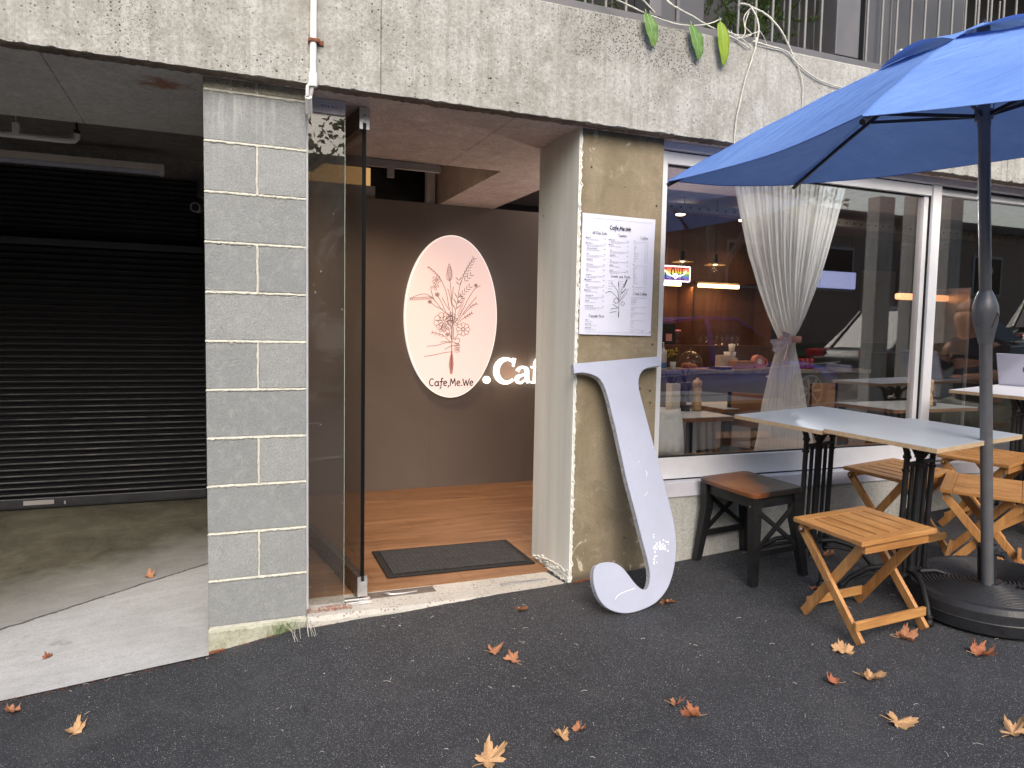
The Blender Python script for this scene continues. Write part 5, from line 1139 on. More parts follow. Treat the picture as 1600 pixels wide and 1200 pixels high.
MILL = [(0, 0), (.034, 0), (.034, .02), (.030, .028), (.034, .036), (.032, .07), (.024, .10), (.023, .115), (.033, .125), (.033, .15), (.024, .158), (.031, .17), (.034, .19), (.028, .205), (.012, .212), (.012, .222), (0, .225)]
cyl(3.065, .89, zt, MILL, M['mill'], 'pepper_grinder', 'turned wooden pepper grinder beside the dark cutlery jar inside the window', 'grinder')
cyl(5.13, .78, zt, MILL, M['mill'], 'pepper_grinder', 'turned wooden pepper grinder on the inside table right of the window mullion', 'grinder')
cyl(5.20, .80, zt, [(0, 0), (.03, 0), (.032, .03), (.03, .12), (.02, .15), (.02, .17), (0, .172)], plain('dark_bottle', (.03, .02, .02), .3), 'sauce_bottle', 'small dark bottle beside the grinder right of the window mullion', 'bottle')
# cushion
bm = bmesh.new(); bmesh.ops.create_grid(bm, x_segments=24, y_segments=24, size=.5)
cvs = []
mb = MB(); n = 24
for sgn in (-1, 1):
    vs = []
    for j in range(n + 1):
        for i in range(n + 1):
            u, v = i / n * 2 - 1, j / n * 2 - 1; pz_ = .075 * ((1 - u ** 4) * (1 - v ** 4)) ** .6; k = 1 - .06 * (1 - abs(u)) * abs(v) - 0; ww = .004 * math.sin(u * 9 + v * 4)
            vs.append((u * .15 * (1 - .10 * (1 - v * v)) * 1.0, sgn * (pz_ + ww * (pz_ > .01)), v * .15 * (1 - .10 * (1 - u * u))))
    mb.add(vs, [(j * (n + 1) + i, j * (n + 1) + i + 1, (j + 1) * (n + 1) + i + 1, (j + 1) * (n + 1) + i) for j in range(n) for i in range(n)], True)
bm.free()
cus = mb.build('cushion', M['cushion'], label='white cushion propped against the window at the left end of the inside bench', cat='cushion'); cus.location = (2.40, .30, .80); cus.rotation_euler = (R(-12), R(4), R(6))
be = empty('bench', (3.2, .3, .104), label='low dark bench running along the inside of the shop window', cat='bench')
child(be, MB().box(2.20, 7.0, .26, .60, .58, .62, .004), 'seat', M['brownedge']); child(be, MB().box(2.25, 7.0, .28, .58, .105, .58), 'bench_front', M['counter'])
def dark_chair(x, y, rz, label):
    c = empty('dining_chair', label=label, cat='chair', group='dark chairs inside the cafe'); mb = MB()
    MB().box(-.2, .2, -.2, .2, .44, .47, .008).build('seat', M['blackpaint'], c)
    MB().box(-.2, .2, .17, .195, .62, .86, .01).build('backrest', M['brownedge'], c)
    for sx in (-1, 1):
        for sy in (-1, 1): MB().box(sx * .18 - .015, sx * .18 + .015, sy * .18 - .015, sy * .18 + .015, 0, .86 if sy > 0 else .44, .003).build('leg', M['blackpaint'], c)
    c.location = (x, y, .1045); c.rotation_euler = (0, 0, rz)
dark_chair(2.75, 1.45, R(0), 'dark dining chair tucked behind the inside table with the cutlery pots'); dark_chair(3.35, .80, R(-70), 'dark dining chair inside between two tables beside the curtain'); dark_chair(5.0, 1.5, R(10), 'dark dining chair behind the inside table at the mullion')
# counter
ct = empty('counter', (5.2, 3.2, .104), label='long grey service counter across the back of the cafe', cat='counter')
child(ct, MB().box(3.75, 7.1, 3.02, 3.5, .105, .965), 'counter_front', M['counter']); child(ct, MB().box(3.72, 7.15, 2.99, 3.55, .967, 1.006, .004), 'worktop', plain('stone_top', (.26, .25, .25), .3))
cz = 1.0065
def on_counter(name, label, cat, parts, x, y=3.14, z=cz):
    e = empty(name, (x, y, z), label=label, cat=cat)
    for nm_, mbx, mt in parts: mbx.build(nm_, mt, e)
    return e
on_counter('pump_bottle', 'white pump bottle with a blue band on the counter, left of the yellow flowers', 'bottle', [('bottle', MB().lathe([(0, 0), (.035, 0), (.036, .18), (.03, .2), (.012, .205), (.012, .225)], 18), M['white']), ('band', MB().lathe([(.0365, .015), (.0372, .016), (.0372, .07), (.0365, .071)], 18, close=False), plain('blue_band', (.08, .22, .5), .5)), ('pump', MB().tube([(0, 0, .22), (0, 0, .275), (-.045, 0, .275)], .006, 8), M['white'])], 4.29)
fl = MB()
for k in range(26): a = random.uniform(0, 6.28); r = random.uniform(0, .06); fl.lathe([(0, -.010), (.013, 0), (0, .010)], 6, (r * math.cos(a), r * math.sin(a), random.uniform(.13, .22)))
gr_ = MB()
for k in range(18): a = random.uniform(0, 6.28); gr_.tube([(0, 0, .07), (random.uniform(.02, .06) * math.cos(a), .04 * math.sin(a), random.uniform(.10, .19))], .003, 5)
on_counter('flower_pot', 'little white pot of yellow flowers on the counter', 'flowers', [('pot', MB().lathe([(0, 0), (.026, 0), (.033, .075), (.03, .078), (0, .07)], 18), M['white']), ('flowers', fl, plain('yellow_petal', (.55, .42, .04), .7)), ('stems', gr_, M['fern'])], 4.41)
on_counter('cake_dome', 'glass dome over pastries on a wooden board on the counter', 'dome', [('dome', MB().lathe([(.125, .012), (.125, .07), (.115, .12), (.09, .16), (.05, .185), (.012, .192), (.012, .205), (.022, .218), (.012, .232), (0, .236)], 32, close=False), M['clear']), ('board', MB().box(-.17, .17, -.13, .13, 0, .011, .003), M['mill']), ('pastry', MB().lathe([(0, .012), (.05, .014), (.06, .04), (.04, .065), (0, .07)], 14, (-.04, 0, 0)).lathe([(0, .012), (.045, .014), (.05, .035), (.03, .055), (0, .06)], 14, (.055, .03, 0)), plain('baked_pastry', (.42, .16, .09), .5))], 4.62)
on_counter('magazine_pile', 'small untidy pile of dark and cream leaflets on the counter', 'leaflets', [('leaflet', MB().box(-.10, .10, -.07, .07, 0, .012, .002).box(-.08, .11, -.06, .07, .0125, .024, .002), M['ink']), ('cover', MB().box(-.02, .12, -.065, .06, .0245, .03, .001), plain('cream_card', (.55, .47, .36), .7))], 5.0)
on_counter('cardboard_box', 'brown cardboard box on the counter with a cream carton behind it', 'box', [('carton', MB().box(-.11, .12, -.06, .08, 0, .09, .003), plain('brown_card', (.40, .20, .12), .8)), ], 5.28)
on_counter('paper_carton', 'cream paper carton behind the brown box on the counter', 'carton', [('carton', MB().box(-.09, .05, -.05, .05, 0, .145, .003).box(.05, .13, -.05, .05, 0, .115, .003), plain('cream_carton', (.56, .46, .40), .8))], 5.19, 3.30)
on_counter('alarm_clock', 'round pink clock on the counter beside the brown box', 'clock', [('case', MB().prism([(.075 * math.cos(k / 12 * math.pi), .08 + .075 * math.sin(k / 12 * math.pi)) for k in range(24)], L0, EX, EZ, NY, -.03, .03), plain('pink_case', (.60, .22, .19), .45)), ('dial', MB().prism([(.03 * math.cos(k / 12 * math.pi), .085 + .03 * math.sin(k / 12 * math.pi)) for k in range(24)], L0, EX, EZ, NY, .0305, .033), M['white']), ('handle', MB().tube(arcp := [(.09 + .04 * math.cos(k / 10 * 6.28), 0, .07 + .045 * math.sin(k / 10 * 6.28)) for k in range(11)], .008, 8), plain('pink_handle', (.60, .22, .19), .45))], 5.50)
for k, (x, y, zz) in enumerate(((5.28, 3.38, .0), (5.37, 3.40, .0), (5.34, 3.38, .085))):
    on_counter('takeaway_cup', ['white cup behind the brown box, leftmost of three', 'white cup behind the brown box, lower right of three', 'white cup stacked on top of the two others behind the brown box'][k], 'cup', [('cup', MB().lathe([(0, 0), (.028, 0), (.038, .08), (.036, .08), (.026, .004)], 18), M['white'])], x, y, cz + .10 + zz)
MB().box(5.22, 5.45, 3.32, 3.46, cz, cz + .0995, .002).build('cup_stand', M['blackpaint'], label='low black stand under the white cups on the counter', cat='stand')
for k in range(5):
    on_counter('drink_can', ['first', 'second', 'third', 'fourth', 'fifth'][k] + ' red can from the left in the row on the counter right of the curtain', 'can', [('can', MB().lathe([(0, 0), (.026, 0), (.031, .008), (.031, .11), (.026, .12), (0, .12)], 16), plain('red_can', (.32, .02, .045), .3, .4) if k == 0 else bpy.data.materials['red_can'])], 6.04 + .068 * k, 3.2)['group'] = 'red cans on the counter'
rg = empty('cash_register', (4.2, 3.3, cz), label='pale payment screen with a dark stand at the left end of the counter', cat='register')
MB().box(-.17, .14, -.01, .02, .08, .42, .006).build('screen', plain('pale_screen', (.26, .27, .26), .4), rg); MB().box(-.12, .08, -.03, .1, 0, .079, .004).build('stand', M['blackpaint'], rg)
# back shelving with strip lights
sv = empty('kitchen_cabinet', (4.6, 3.85, 1.8), label='dark timber overhead cabinets with warm strip lights behind the counter', cat='cabinet')
child(sv, MB().box(3.65, 6.20, 3.62, 3.94, 1.955, 2.72, .003), 'cabinet_front', M['panel'])
child(sv, MB().box(3.65, 6.20, 3.60, 3.94, .105, 1.25, .003), 'lower_cabinet', M['panel'])
child(sv, MB().box(4.99, 5.01, 3.64, 3.94, 1.25, 1.955), 'divider', M['panel']); child(sv, MB().box(6.10, 6.125, 3.64, 3.94, 1.25, 1.955), 'divider', M['panel']); child(sv, MB().box(3.65, 6.2, 3.941, 3.95, 1.25, 1.955), 'back_panel', M['panel'])
child(sv, MB().box(5.12, 5.67, 3.70, 3.74, 1.905, 1.945, .004), 'strip_light', M['led']); child(sv, MB().box(4.66, 4.87, 3.70, 3.74, 1.905, 1.945, .004), 'strip_light', M['led'])
for x in (4.76, 5.40):
    la = bpy.data.lights.new('strip_glow', 'AREA'); la.shape = 'RECTANGLE'; la.size = .45; la.size_y = .04; la.energy = 2.2; la.color = (1, .58, .25); lo = bpy.data.objects.new('strip_glow', la); col.objects.link(lo); lo.location = (x, 3.66, 1.90)
for k in range(16):
    x = 5.14 + .036 * k; o = MB().lathe([(0, 0), (.016, 0), (.003, .012), (.003, .05), (.022, .075), (.024, .12)] if k % 3 else [(0, 0), (.022, 0), (.026, .09)], 12, close=False).build('glass', M['clear']); o.location = (x, 3.68 + .03 * (k % 2), 1.2515); tag(o, 'clear drinking glass in the crowded row on the lit back shelf', 'glass', 'glasses on the lit back shelf')
on_counter('chopping_board', 'pale timber chopping board stood upright on the back shelf', 'board', [('board', MB().box(-.055, .055, -.008, .008, 0, .34, .004), M['mill'])], 5.10, 3.85, 1.2515)
on_counter('coffee_tin', 'dark tin with a pink note on the back shelf left of the upright board', 'tin', [('tin', MB().box(-.09, .09, -.05, .05, 0, .24, .006), M['blackpaint']), ('note', MB().box(-.03, .05, -.0515, -.0505, .04, .12), plain('pink_note', (.5, .25, .25), .7))], 4.72, 3.75, 1.2515)
on_counter('glass_jar', 'pink-lidded glass jar on the back shelf beside the dark tin', 'jar', [('jar', MB().lathe([(0, 0), (.04, 0), (.045, .10), (.03, .14)], 18, close=False), M['clear']), ('lid', MB().lathe([(0, .14), (.035, .14), (.035, .165), (0, .17)], 18), plain('pink_lid', (.55, .2, .28), .5))], 4.88, 3.75, 1.2515)
# LOVE sign
ls = empty('rainbow_sign', (4.30, 3.0, 1.97), label='lit rainbow LOVE sign in a white frame high inside the window', cat='sign')
MB().prism(rrect(.182, .079, .015), L0, EX, EZ, NY, -.01, .008).build('frame', emit('white_neon', (1, .97, .95), 1.5), ls)
for k, c in enumerate(((.9, .03, .01), (1, .22, .0), (1, .72, .02), (.02, .35, .06), (.02, .08, .55), (.16, .02, .35))):
    MB().box(-.166, .166, -.0115, -.0085, .066 - .022 * (k + 1), .066 - .022 * k - .0004).build('stripe', emit('stripe_colour', c, .75), ls)
mb = MB(); 
for i, chh in enumerate('LOVE'): 
    for p in GLY[chh][0]: mb.ribbon([(-.115 + .064 * i + a * .06, -.055 + b * .112) for a, b in p], .011, L0, EX, EZ, NY, .012, .0135)
mb.build('lettering', M['ink'], ls)
mb = MB(); mb.ribbon([(-.125, .03), (-.10, .0), (-.06, -.02), (-.02, -.03), (0, -.01), (.02, -.03), (.06, -.02), (.10, .0), (.125, .03)], .011, L0, EX, EZ, NY, .014, .0155); mb.ribbon([(0, -.012), (-.015, -.002), (-.028, -.018), (0, -.05), (.028, -.018), (.015, -.002), (0, -.012)], .009, L0, EX, EZ, NY, .014, .0155)
mb.build('heart_line', emit('white_heart', (1, 1, 1), 1.5), ls)
# pendants, downlights, tray
for k, (x, y, z, l) in enumerate(((4.40, 3.02, 2.10, 'flat brass pendant lamp above the rainbow sign'), (4.80, 3.02, 2.09, 'flat brass pendant lamp left of the curtain, second from the window frame'), (7.05, 2.4, 2.35, 'wide dark pendant lamp seen through the right hand window pane'))):
    p = empty('pendant_lamp', (x, y, z), label=l, cat='lamp'); rr_ = .11 if k < 2 else .28
    MB().tube([(0, 0, .06), (0, 0, 2.73 - z)], .004, 6).build('cord', M['rubber'], p); MB().lathe([(.0, .10), (.022, .10), (.024, .02), (.03, .012)], 18).build('socket', M['rubber'], p)
    MB().lathe([(.025, .018), (rr_ * .6, .006), (rr_, -.006), (rr_ * .98, -.009), (rr_ * .5, .0), (.02, .01)], 32, close=False).build('shade', M['lampbrass'] if k < 2 else M['darkwall'], p)
    MB().lathe([(0, -.008), (.022, -.004), (.022, .008), (0, .012)], 14).build('bulb', M['spot'] if k < 2 else M['white'], p)
    if k < 2: l_ = bpy.data.lights.new('pendant_glow', 'POINT'); l_.energy = 1.0; l_.color = (1, .66, .36); l_.shadow_soft_size = .03; lo = bpy.data.objects.new('pendant_glow', l_); col.objects.link(lo); lo.location = (x, y, z - .05)
for k, (x, y) in enumerate(((4.55, 3.3), (5.36, 3.3), (3.2, 2.0), (6.6, 2.6))):
    o = MB().lathe([(0, 0), (.045, 0), (.05, .012), (0, .012)], 20).build('downlight', M['spot']); o.location = (x, y, 2.605 if y > 3 else 2.715); tag(o, ['round lit downlight, left of the two bright spots above the pendant lamps', 'round lit downlight at the curtain edge, right of the two bright spots', 'round lit downlight above the inside tables near the entrance', 'round lit downlight at the back right of the cafe'][k], 'downlight')
    if y > 3: MB().tube([(0, 0, .012), (0, 0, .12)], .012, 8).build('stem', M['rubber'], o)
    l_ = bpy.data.lights.new('downlight_glow', 'SPOT'); l_.energy = 6; l_.color = (1, .72, .45); l_.spot_size = R(110); l_.spot_blend = .6; l_.shadow_soft_size = .04; lo = bpy.data.objects.new('downlight_glow', l_); col.objects.link(lo); lo.location = (x, y, (2.60 if y > 3 else 2.71) - .01)
mb = MB(); mb.box(3.9, 9.4, 2.95, 2.965, 2.58, 2.66); mb.box(3.9, 9.4, 2.965, 3.07, 2.58, 2.585)
tr_ = mb.build('cable_tray', M['galv'], label='perforated steel cable tray hung across the cafe ceiling', cat='cable tray')
mb = MB()
for k in range(50): mb.box(3.98 + k * .108, 3.998 + k * .108, 2.9485, 2.9498, 2.61, 2.628)
mb.build('slot', M['rubber'], tr_)
# lightbox, screens and display at the right
lb_ = empty('lightbox', (6.64, 3.2, 2.02), label='pale blue lit wall panel right of the curtain', cat='panel')
MB().box(-.27, .26, -.02, .03, -.095, .095, .008).build('panel', M['screen'], lb_); MB().box(-.28, .27, -.025, .035, .0955, .112, .003).build('frame', M['rubber'], lb_); MB().tube([(-.2, 0, .11), (-.2, 0, .70)], .004).tube([(.2, 0, .11), (.2, 0, .70)], .004).build('cord', M['rubber'], lb_)
ds = empty('display_cabinet', (7.3, 2.5, .104), label='glass display cabinet with an amber glow along its top', cat='cabinet')
child(ds, MB().box(7.0, 7.86, 2.5, 3.1, .105, 1.2, .003), 'cabinet_body', M['blackpaint']); child(ds, MB().box(7.0, 7.84, 2.49, 2.497, 1.2, 1.9), 'pane', M['clear']); child(ds, MB().box(7.85, 7.87, 2.47, 3.1, .105, 1.95, .002), 'side_frame', M['alu']); child(ds, MB().box(7.05, 7.82, 2.7, 2.78, 1.80, 1.87, .02), 'glow_strip', M['amber'])
wb = MB().box(8.3, 8.9, 4.36, 4.39, 1.3, 2.3, .004).build('notice_board', plain('grey_board', (.28, .27, .24), .7), label='large pale notice board on the back wall seen through the right pane', cat='board')
dp = empty('dried_plant', (6.7, 1.5, 2.45), label='hanging bunch of dried pods behind the umbrella pole inside the right pane', cat='dried plant')
mb = MB()
for k in range(16): a = Vector((random.uniform(-.05, .05), random.uniform(-.04, .04), -.05 - .03 * k)); mb.lathe([(0, -.045), (.014, -.02), (.016, .015), (0, .045)], 8, a)
mb.build('pods', plain('dried_pod', (.45, .36, .24), .8, 0, .3), dp); MB().tube([(0, 0, -.5), (0, 0, .28)], .003).build('string', M['stem'], dp)
cp = empty('carved_ornament', (3.95, 1.1, .8505), label='gilt carved ornament on a stem beside the foot of the curtain', cat='ornament')
MB().lathe([(0, 0), (.05, 0), (.05, .02), (.02, .05), (.026, .12), (.02, .15)], 18).build('stem', M['lampbrass'], cp)
mb = MB(); mb.lathe([(0, -.05), (.05, -.03), (.075, .0), (.06, .035), (.02, .05), (0, .052)], 20, (0, 0, .20))
for k in range(9): mb.tube([(.07 * math.cos(k * .7), .07 * math.sin(k * .7), .19), (.078 * math.cos(k * .7 + .3), .078 * math.sin(k * .7 + .3), .215)], .012, 8)
mb.build('carved_head', plain('aged_gilt', (.50, .42, .28), .5, .3, .3, 30, .3), cp)
ts = empty('added_fill_spot', (4.45, 1.55, 2.24), label='added white track spotlight hidden behind the curtain to brighten it', cat='spotlight')  # spot added out of view to brighten the curtain
MB().tube([(0, 0, .0), (0, -.09, -.03)], .032, 16).build('head', M['white'], ts); MB().tube([(0, .02, .02), (0, .02, .488)], .01, 8).build('stem', M['white'], ts); MB().tube([(0, -.0905, -.0302), (0, -.0925, -.0308)], .028, 16).build('lens', M['spot'], ts)
l_ = bpy.data.lights.new('added_fill_spot_light', 'SPOT'); l_.energy = 72; l_.color = (.93, .97, 1); l_.spot_size = R(44); l_.spot_blend = .9; l_.shadow_soft_size = .03; lo = bpy.data.objects.new('added_fill_spot_light', l_); col.objects.link(lo); lo.location = (4.45, 1.45, 2.20); lo.rotation_euler = (Vector((4.45, 1.45, 2.20)) - Vector((3.22, .2, 1.98))).to_track_quat('Z', 'Y').to_euler()
# general fill light for the room, with ceiling panels added to carry it
for x in (3.0, 6.2):
    l_ = bpy.data.lights.new('added_room_fill', 'AREA'); l_.size = .5; l_.energy = 4.5; l_.color = (1, .88, .76); lo = bpy.data.objects.new('added_room_fill', l_); col.objects.link(lo); lo.location = (x, 2.2, 2.70)
    o = MB().box(-.25, .25, -.25, .25, .005, .02, .004).build('added_ceiling_panel', M['ovaledge']); o.location = (x, 2.2, 2.705); tag(o, 'added square fill light panel %s' % ('over the near inside tables' if x < 4 else 'in the middle of the cafe ceiling'), 'light')
l_ = bpy.data.lights.new('added_entrance_fill', 'SPOT'); l_.energy = 60; l_.color = (1, .70, .46); l_.spot_size = R(120); l_.spot_blend = .8; l_.shadow_soft_size = .08; lo = bpy.data.objects.new('added_entrance_fill', l_); col.objects.link(lo); lo.location = (1.15, 1.55, 2.67)  # fill light added over the entrance; the downlight below is its added fitting
o = MB().lathe([(0, 0), (.05, 0), (.055, .012), (0, .012)], 20).build('downlight', M['spot']); o.location = (1.15, 1.55, 2.70); tag(o, 'added round downlight recessed out of view to brighten the entrance', 'downlight')
p = empty('pendant_lamp', (2.60, .98, 1.94), label='added warm globe pendant hidden behind the concrete pier as fill light', cat='lamp')  # pendant added behind the pier as fill for the entrance soffit
MB().tube([(0, 0, .08), (0, 0, .409)], .004, 6).build('cord', M['rubber'], p); MB().lathe([(0, .09), (.02, .09), (.024, .03), (0, .03)], 16).build('socket', M['rubber'], p); MB().lathe([(0, -.105), (.03, -.098), (.055, -.07), (.067, -.035), (.055, .0), (.03, .025), (0, .03)], 20).build('globe', M['ovaledge'], p)
l_ = bpy.data.lights.new('added_globe_fill', 'POINT'); l_.energy = 7; l_.color = (1, .84, .76); l_.shadow_soft_size = .07; lo = bpy.data.objects.new('added_globe_fill', l_); col.objects.link(lo); lo.location = (2.60, .98, 1.74)

# ------------------------------------------------------------------ balcony
rl = empty('balcony_railing', (3, -.01, 2.87), label='grey balcony railing of thin upright bars on top of the concrete beam', cat='railing')
child(rl, MB().box(X0, X1, -.02, .02, 2.885, 2.925, .002), 'bottom_rail', M['railmetal']); child(rl, MB().box(X0, X1, -.03, .03, 3.85, 3.9, .003), 'top_rail', M['railmetal'])
child(rl, MB().box(X0, X1, -.012, .012, 2.8665, 2.884), 'base_strip', M['railmetal'])
k = 0; x = .9
while x < 5.6:
    if not (2.02 < x < 2.48 or 3.22 < x < 3.42): child(rl, MB().tube([(x, 0, 2.92), (x, 0, 3.86)], .0075, 8), 'bar', M['barmetal'])
    x += .112; k += 1
child(rl, MB().box(3.23, 3.40, -.02, .12, 2.93, 3.845, .004), 'post', M['railmetal']); child(rl, MB().box(2.03, 2.10, -.02, .12, 2.93, 3.845, .004), 'post', M['railmetal'])
r2 = empty('rear_railing', (3, .62, 2.87), label='second row of grey balcony bars set behind the front railing', cat='railing')
child(r2, MB().box(.5, 5.6, .60, .64, 2.90, 2.93), 'bottom_rail', M['railmetal'])
x = .8
while x < 5.5:
    if not (2.2 < x < 3.05): child(r2, MB().tube([(x, .62, 2.92), (x, .62, 3.86)], .0075, 6), 'bar', M['barmetal'])
    x += .125
pl1 = empty('planter_panel', (2.35, .16, 2.87), label='tall charcoal panel box on the balcony above the window corner', cat='planter')
child(pl1, MB().box(2.13, 2.46, .13, .30, 2.95, 3.85, .004), 'panel', M['planter']); child(pl1, MB().box(2.28, 2.30, .118, .129, 2.95, 3.85, .002), 'mullion', M['railmetal']); child(pl1, MB().tube([(2.36, .35, 2.87), (2.36, .35, 3.1)], .19, 24), 'round_pot', M['blackpaint'])
pl2 = empty('planter_panel', (2.9, .5, 2.87), label='slanting charcoal planter side behind the green fern', cat='planter'); 
child(pl2, MB().bar((2.55, .5, 3.45), (3.3, .62, 3.02), .5, .03, (0, 1, 0), .003), 'panel', M['planter'])
pl3 = empty('post_box', (3.75, .1, 2.87), label='wide charcoal post casing on the balcony left of the umbrella top', cat='post')
child(pl3, MB().box(3.50, 3.74, .04, .24, 2.92, 3.86, .004), 'casing', M['planter']); child(pl3, MB().box(3.69, 3.70, .032, .0395, 2.92, 3.86), 'trim', M['barmetal'])
o = MB().box(3.86, 3.95, .10, .16, 2.90, 3.10, .006).build('white_box', M['white'], label='small white box beside the charcoal post casing', cat='box')
MB().box(4.2, 4.9, .5, .6, 2.87, 3.85, .004).build('dark_panel', M['planter'], label='dark panel on the balcony above the umbrella peak', cat='panel')
def fern(name, cx, cy, cz_, n, sx, sz, label, mat=M['fern'], fl_=.16, seed=1):
    rn = random.Random(seed); e = empty(name, (cx, cy, 2.87), label=label, cat='plant'); mb = MB(); stm = MB()
    for k in range(n):
        p = Vector((cx + rn.gauss(0, sx), cy + rn.gauss(0, .10), cz_ + rn.gauss(0, sz))); d = Vector((rn.gauss(0, 1), rn.gauss(0, 1), rn.gauss(-.4, .8))).normalized(); L = fl_ * rn.uniform(.5, 1.2)
        stm.tube([p, p + d * L], .0014, 4, False)
        for j in range(16):
            q = p + d * L * j / 16
            for m_ in range(4):
                dd_ = (d * .6 + Vector((rn.gauss(0, 1), rn.gauss(0, 1), rn.gauss(0, 1)))).normalized() * .022; sd_ = dd_.cross(Vector((0, 0, 1))).normalized() * .0022; mb.add([q - sd_, q + sd_, q + dd_], [(0, 1, 2)])
    child(e, mb, 'foliage', mat); child(e, stm, 'stem', M['fern']); return e
fern('fern', 2.80, .30, 3.22, 120, .16, .16, 'feathery green fern hanging through the balcony bars', seed=3)
fern('fern', 3.05, .34, 3.25, 70, .10, .14, 'smaller tuft of green fern left of the charcoal post casing', seed=5)
fern('shrub', 1.72, .35, 3.12, 90, .16, .09, 'dark leafy shrub at the left end of the visible balcony', seed=9, fl_=.12)
# vine
vn = empty('trailing_vine', (2.55, -.05, 2.87), label='pale dry vine with three long green leaves hanging over the concrete beam', cat='vine')
mb = MB()
def V_(pts, r=.004, rr=None):
    P = [Vector(p) for p in pts]; Q = []
    for i in range(len(P) - 1):
        for k in range(6):
            t = k / 6; p0, p1, p2, p3 = P[max(i - 1, 0)], P[i], P[i + 1], P[min(i + 2, len(P) - 1)]
            Q.append(.5 * ((2 * p1) + (p2 - p0) * t + (2 * p0 - 5 * p1 + 4 * p2 - p3) * t * t + (3 * p1 - p0 - 3 * p2 + p3) * t ** 3) + Vector((random.uniform(-.0012, .0012), 0, random.uniform(-.0012, .0012))))
    Q.append(P[-1]); mb.tube(Q, r, 7, True, [r * (1 - .35 * i / len(Q)) * random.uniform(.85, 1.15) for i in range(len(Q))])
yv = BY - .012
V_([(1.62, -.03, 3.0), (1.78, -.08, 2.945), (1.96, yv, 2.895), (2.15, yv, 2.875), (2.30, yv, 2.90), (2.40, yv, 2.945)], .0045)
V_([(1.80, .0, 3.02), (1.95, -.03, 3.0), (2.06, -.02, 2.945)], .005)
V_([(2.11, -.05, 3.0), (2.13, -.08, 2.965), (2.22, yv, 2.93), (2.34, yv, 2.895), (2.50, yv, 2.86), (2.575, yv, 2.83)], .005)
V_([(2.44, yv, 2.89), (2.52, yv, 2.875), (2.60, yv, 2.835)], .004)
V_([(2.575, -.02, 3.08), (2.61, -.06, 3.055), (2.635, yv, 2.95), (2.62, yv, 2.85), (2.60, yv, 2.78), (2.565, yv, 2.68), (2.535, yv, 2.55), (2.515, yv, 2.45), (2.51, yv, 2.345)], .0052)
V_([(2.61, -.06, 3.055), (2.64, -.06, 3.05), (2.70, -.07, 3.03), (2.77, yv, 2.96), (2.83, yv, 2.89), (2.87, yv, 2.83)], .0062)
V_([(2.60, yv, 2.87), (2.70, yv, 2.862), (2.82, yv, 2.852), (2.90, yv, 2.80), (3.0, yv, 2.755), (3.12, yv, 2.73), (3.26, yv, 2.72)], .0052)
V_([(2.89, yv, 2.81), (2.935, yv, 2.72), (2.945, yv, 2.62), (2.94, yv, 2.55)], .0032)
V_([(2.60, -.07, 3.04), (2.56, -.07, 2.99), (2.55, yv, 2.90), (2.50, yv, 2.87), (2.46, yv, 2.90)], .003); V_([(2.60, -.06, 3.03), (2.57, -.07, 2.95), (2.59, yv, 2.90), (2.50, yv, 2.865)], .003); V_([(2.63, yv, 2.92), (2.55, yv, 2.89), (2.47, yv, 2.885), (2.44, yv, 2.90)], .003); V_([(2.64, yv, 2.93), (2.67, yv, 2.90), (2.70, yv, 2.855)], .002)
V_([(2.62, yv, 2.89), (2.62, yv, 2.83)], .0055)
child(vn, mb, 'stem', M['stem'])
def long_leaf(p, L, w_, lean, mat):
    m_ = MB(); n = 16; vs = []; P = Vector(p); w_ *= 1.15
    for i in range(n + 1):
        t = i / n; hw = w_ * math.sin(math.pi * t ** .80) ** .62 * .5 * (1 - .12 * t) + .0008; c = P + Vector((lean * (t * .8 + .1 * math.sin(t * 3)), -.010 * math.sin(math.pi * t) - .004, -L * t))
        for k in range(7): s = k / 3 - 1; vs.append(c + Vector((hw * s, -.001 * (1 - abs(s)) * 1 - .006 * abs(s) + .002 * math.sin(t * 14) * abs(s), -.004 * abs(s) * 0)))
    m_.add(vs, [(i * 7 + k, i * 7 + k + 1, (i + 1) * 7 + k + 1, (i + 1) * 7 + k) for i in range(n) for k in range(6)], True)
    o = child(vn, m_, 'leaf', mat); md = o.modifiers.new('thick', 'SOLIDIFY'); md.thickness = .0015
    v2 = MB(); v2.tube([P + Vector((lean * (t * .8 + .1 * math.sin(t * 3)), -.010 * math.sin(math.pi * t) - .0058, -L * t)) for t in [i / 10 for i in range(-1, 10)]], .0013, 5, True, [.0022, .002] + [.0017 - .0001 * i for i in range(9)]); v_ = v2.build('vein', M['leafvein'], o); v_.matrix_parent_inverse = Matrix.Identity(4)
    return o
long_leaf((1.955, BY - .02, 2.893), .155, .066, .05, M['vineleaf']); long_leaf((2.215, BY - .02, 2.882), .165, .066, .055, M['vineleaf']); long_leaf((2.385, BY - .02, 2.925), .215, .064, .03, M['vineleaf2'])

